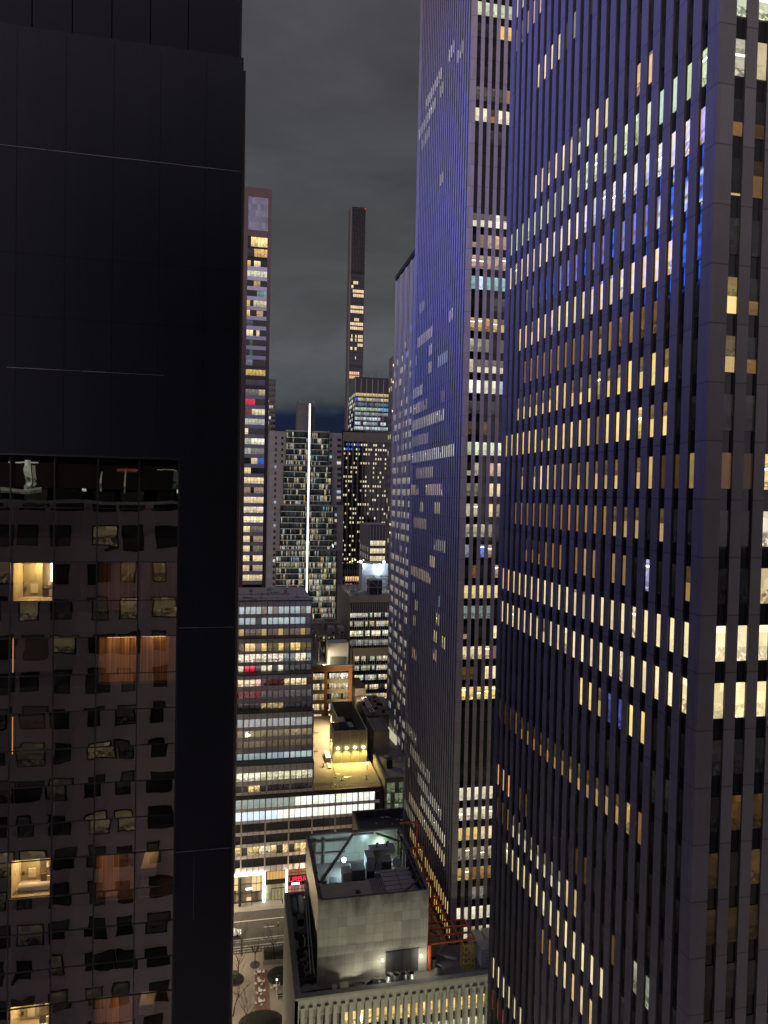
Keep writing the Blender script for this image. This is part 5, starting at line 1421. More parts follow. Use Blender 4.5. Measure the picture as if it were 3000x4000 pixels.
# ================================================================== screened plant on the podium roof
def plant_box():
    zr = 31.75
    t = thing('plant_enclosure', 'L-shaped louvred plant enclosure with four wall lamps on the yellow-lit roof', 'roof plant', (35, 230, zr))
    lou = surf('louvre_wall', (.34, .31, .22), .6, .1, .8, blocks=(40, .75, .12))
    Yb = 219.4; zt = 42.25
    m = MB(); m.box(29.9, 41.15, Yb, Yb + .2, zr, zt); m.build('front_wall', lou, t)
    m = MB(); m.box(29.9, 30.1, Yb + .2, 228.2, zr, zt); m.box(32.9, 33.1, 228.4, 251.5, zr, zt); m.build('left_wall', lou, t)
    m = MB(); m.box(30.1, 33.1, 228.2, 228.4, zr, zt); m.build('step_wall', lou, t)
    m = MB(); m.box(33.1, 42.2, 251.3, 251.5, zr, zt); m.build('back_wall', lou, t)
    m = MB(); m.box(40.95, 41.15, Yb + .2, 251.3, zr, zt); m.build('right_wall', lou, t)
    m = MB()
    for x in (29.9, 32.7, 35.5, 38.3, 41.05): m.box(x - .08, x + .08, Yb - .09, Yb, zr, zt + .15)
    for y in (222, 225, 228): m.box(29.8, 29.9, y - .08, y + .08, zr, zt + .15)
    for y in (233, 238, 243, 248): m.box(32.8, 32.9, y - .08, y + .08, zr, zt + .15)
    m.build('post', surf('pale_post', (.55, .52, .42), .6, .1, 1), t)
    m = MB(); m.box(29.85, 41.2, Yb - .1, Yb + .3, zt, zt + .15); m.box(29.85, 30.2, Yb + .3, 228.5, zt, zt + .15); m.box(40.85, 41.2, Yb + .3, 251.5, zt, zt + .15); m.box(32.85, 33.2, 228.5, 251.5, zt, zt + .15); m.build('rail', M_STEEL, t)
    m = MB(); m.box(30.1, 40.95, Yb + .2, 228.2, 36.8, 37.0); m.box(33.1, 40.95, 228.2, 251.3, 35.5, 35.7); m.build('deck', surf('dark_blue_deck', (.04, .045, .07), .5, .3, .6), t)
    m = MB()
    for k in range(9): m.box(32.2 + k * .75, 32.75 + k * .75, Yb + 1.5, Yb + 4.2, 39.0, 39.3)
    m.box(32, 39.2, Yb + 1.4, Yb + 4.3, 37.0, 39.0); m.build('fan_coil', surf('grey_coil', (.18, .18, .19), .5, .3, 2), t)
    m = MB(); m.box(34.5, 37, 240, 246, 35.7, 38.4); m.box(37.6, 39.4, 236, 241, 35.7, 37.9); m.build('air_handler', M_STEEL, t)
    lamp = glow('wall_lamp_light', (1.0, .86, .45), 26.0)
    for x in (31.5, 34.35, 37.15, 39.95):
        m = MB(); m.box(x - .28, x + .28, Yb - .5, Yb - .02, 36.55, 36.95); m.build('wall_lamp', lamp, t)
        add_light('wall_lamp_beam', 'SPOT', (x, Yb - .55, 36.5), 3400, (1.0, .74, .22), t, .2, target=(x, Yb - 3.4, zr), spot=2.5)
    for y in (223, 234, 240, 247, 254):  # lamps added here for an unseen source lighting the roof's left side
        xx = 29.9 if y < 228 else 32.9
        m = MB(); m.box(xx - .3, xx - .02, y - .15, y + .15, 38.25, 38.45); m.build('wall_lamp', glow('added_side_lamp_light', (1.0, .86, .5), 3.0), t)
        add_light('wall_lamp_beam', 'SPOT', (xx - .5, y, 38.1), 6000, (1.0, .76, .42), t, .2, target=(xx - 4, y, zr), spot=2.5)
    b = thing('roof_lamp', 'small post lamp at the right corner of the yellow-lit roof', 'lamp', (40.1, 213, zr))
    m = MB(); m.tube([(40.1, 213, zr), (40.1, 213, zr + 1.9)], .12, 8); m.build('post', M_DARKMET, b)
    m = MB(); m.tube([(40.1, 213, zr + 1.9), (40.1, 213, zr + 2.3)], [.3, .3], 10); m.build('lantern', glow('lantern_light', (1, .9, .6), 8), b)
    # things lying on the roof
    c = thing('duct_box', 'low pale duct box left of the plant enclosure on the yellow-lit roof', 'roof plant', (28.6, 222, zr))
    m = MB(); m.box(27.8, 29.4, 220.4, 227.0, zr + .5, zr + 1.6); m.box(27.9, 28.2, 220.6, 220.9, zr, zr + .5); m.box(29.0, 29.3, 226.5, 226.8, zr, zr + .5); m.box(28.0, 28.9, 215.5, 220.4, zr, zr + .35); m.build('duct', surf('pale_duct', (.5, .47, .38), .6, .15, 1), c)
    rr = random.Random(3)
    pud = surf('dark_roof_patch', (.045, .033, .018), .35, .6, 1.2)
    for i, (x, y, rx, ry) in enumerate(((33, 208.5, 1.9, .55), (30.4, 211.2, .8, .4), (28.6, 209.8, 1.1, .3), (34.5, 212.2, 1.3, .3), (25.5, 231, 1.2, .8), (24.2, 240, .6, 1.2), (27.5, 249, 1.2, .5), (23.6, 225, .5, 1.6), (27, 259, 1.6, .4), (24.9, 205.5, 1.6, .25))):
        m = MB(); n = 14; k0 = len(m.v)
        pts = [(x + rx * math.cos(2 * PI * k / n) * rr.uniform(.6, 1.1), y + ry * math.sin(2 * PI * k / n) * rr.uniform(.6, 1.1), zr + .01) for k in range(n)]
        m.quad(pts); o = m.build('roof_stain', pud); o['kind'] = 'structure'


plant_box()


# ================================================================== low block between the podium and the finned tower
def low_block():
    t = thing('low_block', 'low flat-roofed block with green-lit panes squeezed between the yellow roof and the towers', 'building', (48, 235, 0))
    wall = surf('grey_stucco', (.24, .23, .20), .85, .2, .5)
    m = MB(); m.box(43.3, 60, 200.3, 284, 0, 33.4); m.build('wall', wall, t)
    m = MB(); m.box(43.3, 60, 200.0, 200.8, 33.4, 34.2); m.box(43.3, 43.8, 200.8, 284, 33.4, 34.2); m.build('parapet', surf('dark_parapet', (.12, .115, .105), .8, .3, .6), t)
    m = MB(); m.box(43.8, 60, 200.8, 284, 33.4, 33.5); m.build('roof', M_ROOF, t)
    f = Face((43.3, 200.3, 0), (1, 0, 0), (0, -1, 0)); sp = []
    for k in range(6):
        for j in range(8):
            c = rc((.16, .20, .12), .5) if rng.random() < .7 else (.015, .02, .015)
            sp.append((f, .7 + j * 1.25, 1.85 + j * 1.25, 29.6 - 3.3 * k, 32.6 - 3.3 * k, .02, c, .95))
    glazing(t, sp, limit=40)
    m = MB()
    for j in range(10): f.slab(m, .55 + j * 1.25, .67 + j * 1.25, 8, 32.7, 0, .12)
    for k in range(7): f.slab(m, .5, 12, 32.62 - 3.3 * k, 32.78 - 3.3 * k, 0, .14)
    m.build('glazing_bar', wall, t)
    p = thing('roof_hut', 'tan roof hut on the low block, right of the plant enclosure', 'roof hut', (46, 232, 33.5))
    m = MB(); m.box(43.9, 49.2, 222, 237, 33.5, 40.4); m.build('wall', surf('tan_render', (.34, .29, .19), .85, .15, .6), p)
    m = MB(); m.box(44.2, 48.9, 222.3, 236.7, 40.4, 40.5); m.build('roof', M_ROOF, p)
    m = MB(); m.box(43.9, 49.2, 222, 222.3, 40.4, 41); m.box(43.9, 44.2, 222.3, 237, 40.4, 41); m.box(48.9, 49.2, 222.3, 237, 40.4, 41); m.build('parapet', M_GREYPAINT, p)
    q = thing('upper_roof', 'dark stepped roof block with long pale pipes behind the tan hut', 'roof plant', (46, 256, 33.5))
    m = MB(); m.box(43.9, 52.5, 238, 262, 33.5, 41.0); m.box(43.9, 48.2, 262, 278, 33.5, 43.8); m.build('block', M_RUST, q)
    m = MB()
    for i in range(3): m.tube([(46.0 + i * .7, 239, 41.5 + .1 * i), (46.0 + i * .7, 258, 41.5 + .1 * i)], .27, 8)
    m.build('pipe', surf('pale_pipe', (.45, .44, .40), .5, .2, 1), q)
    m = MB()
    for i in range(14):
        x, y = rng.uniform(44, 52), rng.uniform(239, 260); m.box(x, x + rng.uniform(.3, 1.2), y, y + rng.uniform(.3, 1.6), 41, 41 + rng.uniform(.2, 1.3))
    m.build('clutter', M_DARKMET, q)
    b = thing('water_unit', 'black box unit with a pale lid standing on the low block roof', 'roof plant', (46.5, 210, 33.5))
    m = MB(); m.box(45.6, 47.4, 208.6, 211, 33.5, 36.2); m.build('casing', M_DARKMET, b)
    m = MB(); m.box(45.3, 46.4, 210.2, 212, 36.2, 36.5); m.build('lid', surf('pale_lid', (.5, .38, .2), .7, .1, 1), b)
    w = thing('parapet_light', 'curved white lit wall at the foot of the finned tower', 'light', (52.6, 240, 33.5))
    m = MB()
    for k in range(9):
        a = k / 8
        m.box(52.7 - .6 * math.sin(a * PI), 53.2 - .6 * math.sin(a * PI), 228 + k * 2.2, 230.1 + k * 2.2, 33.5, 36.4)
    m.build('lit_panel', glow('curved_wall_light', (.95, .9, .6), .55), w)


low_block()


# dark roofed block behind the stone penthouse
def dark_roof_block():
    t = thing('dark_roof_block', 'block with a black littered roof behind the stone penthouse', 'building', (36, 165, 0))
    wall = surf('brown_wall', (.15, .125, .105), .85, .25, .6)
    m = MB(); m.box(29.6, 39.6, 146, 176.5, 0, 34.6); m.build('wall', wall, t)
    m = MB(); m.box(29.4, 39.7, 176.0, 176.7, 34.6, 36.0); m.box(29.4, 30.0, 146, 176.0, 34.6, 36.0); m.build('parapet', wall, t)
    m = MB(); m.box(39.6, 54, 163.2, 176.5, 0, 34.6); m.box(39.7, 54, 176.0, 176.7, 34.6, 36.0); m.build('rear_wing', wall, t)
    m = MB(); m.box(30, 39.6, 146, 176, 34.6, 34.7); m.box(39.6, 54, 163.2, 176, 34.6, 34.7); m.build('roof', surf('black_roof', (.012, .012, .018), .5, .4, .5), t)
    l = MB(); rr = random.Random(5)
    for i in range(26):
        x, y = rr.uniform(35, 46), rr.uniform(164, 175); l.obox((x, y, 34.78), ((math.cos(i), math.sin(i), 0), (-math.sin(i), math.cos(i), 0), (0, 0, 1)), rr.uniform(.15, .4), rr.uniform(.1, .25), .04)
    o = l.build('roof_litter', surf('white_litter', (.6, .6, .6), .8, .2, 2)); o['kind'] = 'stuff'; tag(o, 'white scraps scattered over the black roof behind the penthouse', 'litter')
    p = MB(); p.box(39.6, 48, 163.1, 163.2, 0, 1)
    return t


dark_roof_block()


# ================================================================== stone block in the foreground with its open-topped penthouse
ZP = 36.0


def stone_block():
    t = thing('stone_block', 'pale stone block with thick piers and an open-topped stone penthouse, bottom centre', 'building', (26, 127, 0))
    X0, X1, Y0, Y1 = 9.7, 39.6, 111.7, 142.3
    m = MB(); m.box(X0 + .4, X1, Y0 + 1.2, Y1, 0, 34.3); m.box(X1, 62, Y0 + 1.2, 122.5, 0, 34.3); m.build('core', M_BLACKG, t)
    m = MB(); m.box(X0, X0 + .45, Y0, Y1, 0, ZP - .45); m.build('left_wall', M_STONE2, t)
    m = MB(); m.box(X0, 62, Y0, Y0 + 1.0, ZP - 2.2, ZP - .4); m.build('front_parapet', M_STONE2, t)
    m = MB(); m.box(X0 - .05, X0 + 1.0, Y0 + 1.05, Y1, ZP - .45, ZP); m.box(X0 - .05, 62, Y0 - .05, Y0 + 1.05, ZP - .4, ZP); m.build('coping', surf('stone_coping', (.22, .22, .19), .85, .3, 1.0), t)
    m = MB(); m.box(X0 + 1, X1, Y0 + 1.2, Y1, 34.3, 34.45); m.box(X1, 62, Y0 + 1.2, 122.5, 34.3, 34.45); m.build('roof', M_ROOF, t)
    m = MB(); m.box(X0 + 1.0, X0 + 4, Y1 - .5, Y1, 34.45, ZP); m.build('rear_parapet', M_STONE2, t)
    f = Face((X0, Y0, 0), (1, 0, 0), (0, -1, 0)); sp = []
    for j in range(38):
        a = .9 + j * 1.36
        f.part('pier', M_STONE2, t, a, a + .62, 0, ZP - 1.6, -1.2, .38)
    f.part('corner_pier', M_STONE2, t, 0, .6, 0, ZP - 2.2, -1.2, 0)
    for k in range(6):
        zt = ZP - 4.05 - 4.0 * k
        for j in range(37):
            a = 1.55 + j * 1.36
            c = (.012, .012, .012) if (j < 5 and k < 2) else rc(sc((1.0, .72, .26) if k == 0 else PALE, rng.uniform(.75, 1.1)), .12)
            sp.append((f, a, a + .68, zt - 2.5, zt, -.95, c, .8))
    glazing(t, sp)
    f.part('frieze', M_STONE2, t, .6, 52, ZP - 3.9, ZP - 2.2, -1.2, -.6)
    # penthouse: four walls, open top
    px0, px1, py0, py1, zt = 13.8, 33.65, 116.4, 139.4, 49.3
    m = MB(); m.box(px0, px1, py0 + .25, py0 + .7, 34.45, 39.8); m.build('penthouse_base', M_STONE, t)
    m = MB(); m.box(px0, px1, py0, py0 + .5, 39.8, zt); m.build('penthouse_front', M_STONEF, t)
    m = MB(); m.box(px0 + .06, px0 + .35, py0 + .5, py1, 34.45, 42.0); m.build('penthouse_left_base', surf('dark_stone', (.085, .08, .075), .85, .3, .8), t)  # left wall is darker in its lower part
    m = MB(); m.box(px0, px0 + .35, py0 + .5, py1, 42.0, zt); m.build('penthouse_left', surf('golden_streak_stone', (.27, .22, .16), .45, .5, 1.2, streak=.6), t)  # golden reflections painted into the wall colour as streaks
    m = MB(); m.box(px1 - .35, px1, py0 + .5, py1, 34.45, zt); m.build('penthouse_right', M_RUST, t)
    m = MB(); m.box(px0 + .35, px1 - .35, py1 - .4, py1, 34.45, zt); m.build('penthouse_back', surf('penthouse_inner', (.36, .38, .34), .85, .3, .5, blocks=(2.2, 9, .2)), t)
    m = MB(); m.box(px0 - .02, px1 + .02, py1 - .45, py1 + .05, zt, zt + .3); m.box(px0 - .02, px0 + .4, py0, py1 - .45, zt, zt + .3); m.box(px1 - .4, px1 + .02, py0, py1 - .45, zt, zt + .3)
    m.build('penthouse_rim', M_RUST, t)
    # inner steel: bracing and posts
    m = MB()
    m.bar((px0 + 1, 118.5 + 4, zt - .3), (px0 + 9.6, py1 - .8, zt - .2), .45, .4)
    m.bar((px0 + .6, 117.6, zt - .4), (px0 + 6.0, 116.95, zt - 1.8), .3); m.bar((px1 - .6, 120.8, zt - .4), (px1 - 6.2, 117.0, zt - 1.6), .3)
    m.bar((px1 - .7, py1 - 5, zt - .4), (px1 - 5.4, py1 - .8, zt - .3), .3); m.bar((px0 + 9.6, py1 - .8, zt - .3), (px0 + 14, py1 - .8, zt - .2), .3)
    for k in range(9):
        y = py0 + 1.6 + k * 2.6
        m.bar((px1 - .55, y, 44), (px1 - .55, y, zt), .3); m.bar((px0 + .55, y, 44), (px0 + .55, y, zt), .3)
        if k < 8: m.bar((px1 - .75, y, zt - .3), (px1 - .75, y + 2.6, 46.5), .16); m.bar((px0 + .75, y, zt - .3), (px0 + .75, y + 2.6, 46.5), .16)
    m.bar((px1 - .7, py0 + .6, zt - .6), (px1 - .7, py1 - .5, zt - .6), .3); m.bar((px0 + .7, py0 + .6, zt - .6), (px0 + .7, py1 - .5, zt - .6), .3)
    for x in (px0 + 1.8, px0 + 3.6): m.bar((x, py1 - .8, 43.5), (x, py1 - .8, zt - .6), .3)
    m.bar((px0 + 1, py1 - .8, zt - 1.2), (px0 + 9, py1 - .8, zt - 1.2), .28); m.bar((px0 + 1, py1 - .8, zt - 3.6), (px0 + 8, py1 - .8, zt - 3.6), .28)
    m.build('bracing', M_RUST, t)
    # the sunk roof inside: concrete left, ribbed strip, pavers right
    zf = 46.2
    m = MB(); m.box(px0 + .35, 24.6, py0 + .5, 126.6, zf - .3, zf); m.build('inner_roof', surf('stained_concrete', (.36, .31, .27), .9, .45, .35), t)
    m = MB()
    for k in range(6): m.box(24.7 + k * .42, 24.95 + k * .42, py0 + .6, 127.0, zf - .15, zf + .05)
    m.box(24.6, 27.2, py0 + .5, 127, zf - .35, zf - .15); m.build('ribbed_deck', surf('ribbed_steel', (.22, .21, .20), .6, .3, 1.5), t)
    m = MB(); m.box(27.2, px1 - .35, py0 + .5, 129.5, zf - .3, zf + .02); m.build('paved_deck', surf('deck_pavers', (.38, .34, .29), .9, .3, .8), t)
    m = MB()
    for k in range(8): m.box(27.25, px1 - .4, 118.0 + k * 1.5, 118.07 + k * 1.5, zf + .02, zf + .06)
    m.box(30.2, 30.28, py0 + .6, 129.4, zf + .02, zf + .07); m.build('deck_joint', M_DARKMET, t)
    m = MB(); m.tube([(px0 + .6, 120.6, zf + .15), (27, 120.9, zf + .15)], .06, 6); m.build('conduit', M_DARKMET, t)
    for x, y in ((21.9, 122.9), (21.4, 118.2)):
        m = MB(); m.tube([(x, y, zf), (x, y, zf + .12)], .5, 12); m.box(x - .4, x + .4, y - .4, y + .4, zf + .12, zf + .25); m.build('drain', M_BLACKG, t)
    # door, wall lamps
    fp = Face((0, py0 + .25, 0), (1, 0, 0), (0, -1, 0))
    fp.part('louvre_door', surf('dark_door', (.05, .05, .05), .6, .2, 1), t, 26.0, 32.0, 34.6, 38.6, -.05, .06)
    m = MB()
    for k in range(1, 4): fp.slab(m, 26.0 + 1.5 * k - .03, 26.0 + 1.5 * k + .03, 34.6, 38.6, .06, .1)
    fp.slab(m, 25.9, 32.1, 38.6, 38.75, 0, .1); m.build('door_frame', M_DARKMET, t)
    for x in (25.4, 32.5):
        m = MB(); m.box(x - .15, x + .15, py0 - .25, py0 + .24, 37.3, 37.5); m.build('wall_lamp', glow('door_lamp_light', (1, .95, .8), 4), t)
        add_light('door_lamp_beam', 'POINT', (x, py0 - 1.4, 37.2), 240, (1, .95, .75), t, .2)
    # long white props on the left flank
    m = MB()
    for dx in (-.9, -.3): m.bar((px0 + dx, 118, 34.6), (px0 + dx * .5 - .1, 136, 41.5), .22)
    m.build('prop', surf('pale_prop', (.5, .5, .45), .7, .2, 1), t)
    return t


stone_block()


def penthouse_plant():
    zf = 43.4
    fl = MB(); fl.box(14.15, 33.3, 127.0, 139.0, zf - .3, zf); o = fl.build('plant_floor', M_ROOF); tag(o, 'dark sunken floor of the open penthouse under the plant units', 'roof deck')
    case = surf('grey_casing', (.48, .50, .50), .5, .2, .8); dk = surf('blue_grey_casing', (.16, .18, .21), .5, .25, .8)

    def unit(label, x, y, w, d, h, mat=case, cowl=False, z=None):
        z = zf if z is None else z
        u = thing('air_handler', label, 'air handler', (x, y, z), 'air handlers inside the open penthouse')
        m = MB(); m.box(x, x + w, y, y + d, z, z + h); m.build('casing', mat, u)
        m = MB(); m.box(x + .1, x + w - .1, y - .04, y, z + .15 * h, z + .45 * h); m.build('grille', M_DARKMET, u)
        m = MB(); m.box(x - .05, x + w + .05, y - .05, y + d + .05, z + h, z + h + .1); m.build('lid', M_STEEL, u)
        if cowl:
            for dx in (.3, .7):
                m = MB(); m.tube([(x + w * dx, y + d / 2, z + h + .1), (x + w * dx, y + d / 2, z + h + .8), (x + w * dx + .4, y + d / 2, z + h + 1.0)], [.18, .18, .22], 8); m.build('cowl', M_DARKMET, u)
    unit('bright white unit right under the blue-white lamp', 20.0, 129.0, 1.6, 2.6, 3.0)
    unit('blue-grey box unit just right of the lamp', 21.8, 129.2, 2.6, 2.8, 3.3, dk)
    unit('tall pale unit in the middle of the open penthouse', 24.9, 130.5, 1.6, 3.0, 4.8)
    unit('brown-grey unit with two chimney cowls at the back', 26.2, 134.0, 5.2, 2.2, 4.4, M_RUST, True)
    unit('tall brownish unit at the right of the pale one', 28.3, 131.2, 1.8, 2.2, 3.4, M_RUST)
    unit('low small unit at the left of the lamp', 15.9, 129.0, .9, 2.4, 1.9, dk)
    unit('low tilted-looking unit between small unit and lamp', 17.6, 129.2, 1.5, 2.0, 1.3)
    p = thing('pipe_bundle', 'upright pale pipes between two units in the open penthouse', 'pipes', (27.3, 130.6, zf))
    m = MB()
    for k in range(4): m.tube([(26.8 + k * .32, 130.4 + .2 * (k % 2), zf), (26.8 + k * .32, 130.4, zf + 3.6 + .4 * k)], .11, 7)
    m.build('pipe', case, p)
    d = thing('dish', 'white dish on a stand at the right of the open penthouse', 'dish', (31.6, 133.0, zf))
    m = MB(); m.tube([(31.6, 133, zf), (31.6, 133, zf + 2.2)], .09, 6); m.build('stand', M_STEEL, d)
    m = MB(); m.tube([(31.6, 132.9, zf + 2.3), (31.45, 132.4, zf + 2.5), (31.35, 132.1, zf + 2.6)], [.1, .7, .95], 14); m.build('reflector', case, d)
    LX_, LY_, LZ_ = 20.95, 134.6, 46.2
    l = thing('work_lamp', 'dazzling blue-white lamp inside the open penthouse', 'lamp', (LX_, LY_, zf))
    m = MB(); m.tube([(LX_, LY_ + .3, zf), (LX_, LY_ + .3, LZ_)], .07, 6); m.build('post', M_DARKMET, l)
    m = MB(); m.tube([(LX_, LY_, LZ_ - .3), (LX_, LY_ - .1, LZ_), (LX_, LY_, LZ_ + .3)], [.3, .45, .3], 10); m.build('lamp_head', glow('blue_white_lamp', (.72, .95, 1.0), 60.0), l)
    add_light('lamp_light', 'POINT', (LX_, LY_ - .7, LZ_ - .1), 1000, (.62, .92, 1.0), l, .35)
    l2 = thing('bulkhead_lamp', 'greenish lamp washing the back wall of the open penthouse', 'lamp', (29.0, 138.2, 46.0))
    m = MB(); m.box(28.7, 29.3, 138.5, 138.98, 45.8, 46.1); m.build('lamp_head', glow('greenish_lamp', (.8, 1.0, .8), 8.0), l2)
    add_light('lamp_light', 'POINT', (29.0, 137.9, 46.4), 380, (.72, 1.0, .78), l2, .3)
    add_light('lamp_light', 'POINT', (26.0, 138.2, 48.2), 90, (.62, .85, 1.0), l2, .3)
    add_light('lamp_light', 'POINT', (30.5, 133.6, 44.8), 200, (.72, 1.0, .85), l2, .3)
    # steam
    T = NT('steam_volume')
    v = T.n('ShaderNodeVolumePrincipled'); v.inputs['Color'].default_value = (.75, .82, .92, 1)
    tc = T.n('ShaderNodeTexCoord'); no = T.n('ShaderNodeTexNoise', Scale=2.2, Detail=4.0, Distortion=.8); T.l(tc.outputs['Object'], no.inputs['Vector'])
    ln = T.n('ShaderNodeVectorMath'); ln.operation = 'LENGTH'; T.l(tc.outputs['Object'], ln.inputs[0])
    edge = T.ma('SUBTRACT', 1.0, ln.outputs['Value'], None, True)
    dn = T.ma('MULTIPLY', T.ma('MULTIPLY', edge, T.ma('SUBTRACT', no.outputs['Fac'], .38, None, True)), 9.0)
    T.l(dn, v.inputs['Density']); T.l(v.outputs[0], T.out.inputs['Volume'])
    m = MB(); n = 10
    rings = [(math.cos(PI * (i / n - .5)), math.sin(PI * (i / n - .5))) for i in range(n + 1)]
    m.tube([(0, 0, s) for c, s in rings], [max(c, .01) for c, s in rings], 16)
    o = m.build('steam', T.m, None, True); o.location = (26.3, 136.5, 51.2); o.scale = (2.6, 2.4, 3.2); o['kind'] = 'stuff'
    tag(o, 'wisp of pale steam rising over the back of the open penthouse', 'steam')


penthouse_plant()


def roof_things():
    z = 34.45
    for i, x in enumerate((15.5, 20.5, 25.5, 30.5)):
        fl = thing('floodlight', 'low floodlight tucked behind the stone parapet, %s of four' % ('leftmost', 'second from the left', 'third from the left', 'rightmost')[i], 'floodlight', (x, 112.95, z), 'floodlights behind the stone parapet')
        m = MB(); m.box(x - .2, x + .2, 112.85, 113.1, z, z + .35); m.build('housing', M_DARKMET, fl)
        m = MB(); m.box(x - .17, x + .17, 113.1, 113.12, z + .05, z + .3); m.build('lens', glow('flood_lens', (1, .97, .78), 4), fl)
        add_light('flood_beam', 'SPOT', (x, 113.2, z + .25), (520, 520, 130, 130)[i], (1, .97, .74), fl, .2, target=(x, 116.5, z + 4.2), spot=2.4)
    # four fan barrels before the door
    names = ['first from the left', 'second from the left', 'third from the left', 'rightmost']
    st = surf('barrel_steel', (.26, .27, .26), .4, .4, 1.5, metal=.5)
    proto = None
    for i, x in enumerate((26.2, 27.55, 28.85, 30.15)):
        lab = f'ribbed steel vent barrel, {names[i]} of four before the dark door'
        if proto is None:
            proto = thing('vent_barrel', lab, 'vent', (x, 114.55, z), 'vent barrels before the penthouse door')
            m = MB(); m.tube([(x, 114.55, z), (x, 114.55, z + .5), (x, 114.55, z + 1.45), (x, 114.55, z + 1.6)], [.58, .62, .56, .60], 16, cap=False); m.build('drum', st, proto, True)
            m = MB(); m.disc((x, 114.55), .52, z + 1.3, 16); m.build('mouth', M_BLACKG, proto)
            m = MB(); m.tube([(x, 114.55, z + .75), (x, 114.55, z + .82)], .65, 16); m.build('hoop', M_STEEL, proto)
        else: copy_tree(proto, (x, 114.55 - .03 * i, z), lab)
    copy_tree(proto, (35.3, 115.2, z), 'ribbed steel vent barrel standing alone under the orange steel frame')
    copy_tree(proto, (35.0, 117.4, z), 'ribbed steel vent barrel half hidden behind the lone one under the orange frame')
    # black tarpaulin heap
    t = MB(); rr = random.Random(9); nx, ny = 26, 8
    V = []
    for j in range(ny + 1):
        for i in range(nx + 1):
            u, v = i / nx, j / ny
            h = (math.sin(v * PI)) ** .6 * (.5 + .7 * math.exp(-((u - .62) / .16) ** 2) + .15 * math.sin(u * 23)) * (min(1, u * 6)) * min(1, (1 - u) * 8)
            V.append((19.2 + 6.6 * u, 113.5 + 2.0 * v + .3 * math.sin(u * 9), z + .03 + max(0, h) * rr.uniform(.75, 1.1)))
    t.v = V
    for j in range(ny):
        for i in range(nx):
            a = j * (nx + 1) + i; t.f.append((a, a + 1, a + nx + 2, a + nx + 1)); t.g.append((0,) * 4); t.uv.append([(0, 0)] * 4); t.mi.append(0)
    o = t.build('tarpaulin', surf('black_plastic', (.012, .012, .014), .35, .3, 2)); tag(o, 'crumpled black tarpaulin heap left of the four vent barrels', 'tarpaulin')
    u = thing('crate', 'small pale equipment crate with a coil at the tarpaulin end', 'crate', (18.2, 114.2, z))
    m = MB(); m.box(17.6, 19.0, 113.7, 115.1, z, z + .9); m.build('body', surf('cream_box', (.5, .45, .32), .7, .2, 1), u)
    m = MB(); m.tube([(17.3, 113.9, z + .4), (17.3, 114.2, z + .4)], .42, 14); m.build('coil', M_DARKMET, u)
    b = thing('skylight', 'long black low hatch in the front-left corner of the stone roof', 'hatch', (13.5, 113.8, z))
    m = MB(); m.box(10.9, 16.2, 113.0, 114.6, z, z + .45); m.build('lid', M_BLACKG, b)
    m = MB(); m.box(16.3, 17.1, 113.0, 115.6, z, z + .3); m.build('kerb', surf('pale_kerb', (.42, .42, .38), .8, .2, 1), b)
    # left gutter: long pipes, box, debris
    for i, (x, col, lab, y0, y1) in enumerate(((11.6, (.14, .24, .20), 'green lagged pipe lying in the left roof gutter', 136.3, 141.3), (12.9, (.55, .55, .53), 'white lagged pipe lying in the left roof gutter', 136.0, 141.9))):
        m = MB(); m.tube([(x, y0, z + .55), (x, y0 + .4, z + .6), (x, y1, z + .6)], [.3, .55, .55], 12); o = m.build('lagged_pipe', surf('lagging_%s' % ('white' if i else 'green'), col, .8, .25, 1.2)); tag(o, lab, 'pipe')
    q = thing('fan_box', 'small boxed fan on a white stand in the left roof gutter', 'fan', (12.2, 132.6, z))
    m = MB(); m.box(11.6, 12.9, 132.0, 134.0, z + .8, z + 2.0); m.build('box', M_DARKMET, q)
    m = MB(); m.box(11.7, 12.8, 131.6, 131.9, z, z + .5); m.bar((11.7, 132, z), (11.7, 132, z + .9), .12); m.bar((12.8, 132, z), (12.8, 132, z + .9), .12); m.build('stand', case_white(), q)
    k = thing('white_hose', 'white hose looped on the dark gutter floor', 'hose', (12.6, 127, z))
    m = MB(); m.tube([(12.3, 130, z + .4), (12.7, 128, z + .9), (12.5, 126, z + .3), (12.9, 124.6, z + .15), (12.4, 125.2, z + .15)], .12, 8); m.build('hose', case_white(), k)
    o = MB(); rr = random.Random(4)
    for i in range(60):
        x, y = rr.uniform(11, 13.4), rr.uniform(116, 131); o.obox((x, y, z + .2), ((math.cos(i), math.sin(i), 0), (-math.sin(i), math.cos(i), 0), (0, 0, 1)), rr.uniform(.1, .6), rr.uniform(.1, .4), rr.uniform(.1, .45))
    ob = o.build('debris', surf('dark_debris', (.03, .026, .022), .9, .5, 1)); ob['kind'] = 'stuff'; tag(ob, 'dark heap of lumber and debris in the left roof gutter', 'debris')
    # orange steel
    f = thing('steel_frame', 'orange painted steel frame between the penthouse and the violet slab', 'steel frame', (38, 122, z))
    org = surf('orange_paint', (.50, .10, .02), .5, .15, 1.2)
    m = MB(); xa, xb = 34.0, 42.6
    zt = 39.2
    ys = [116.6, 118.6, 120.6, 122.4]
    for y in ys: m.bar((xa, y, zt), (xb, y, zt), .28)
    for x in (xa, 37.0, 39.8, xb): m.bar((x, ys[0], zt), (x, ys[-1], zt), .22)
    for y in (124.6, 127.2, 129.8): m.bar((xa, y, zt + .2), (39.6, y, zt + .2), .26)
    for x in (xa, 36.6, 39.0): m.bar((x, 122.4, zt + .1), (x, 131, zt + .3), .2)
    for y, zz in ((127.0, 44.6), (134, 47.6), (139.5, 50.2)):
        m.bar((33.6, y, zz), (37.4, y, zz), .3); m.bar((37.4, y, zz), (37.4, y, 35), .26)
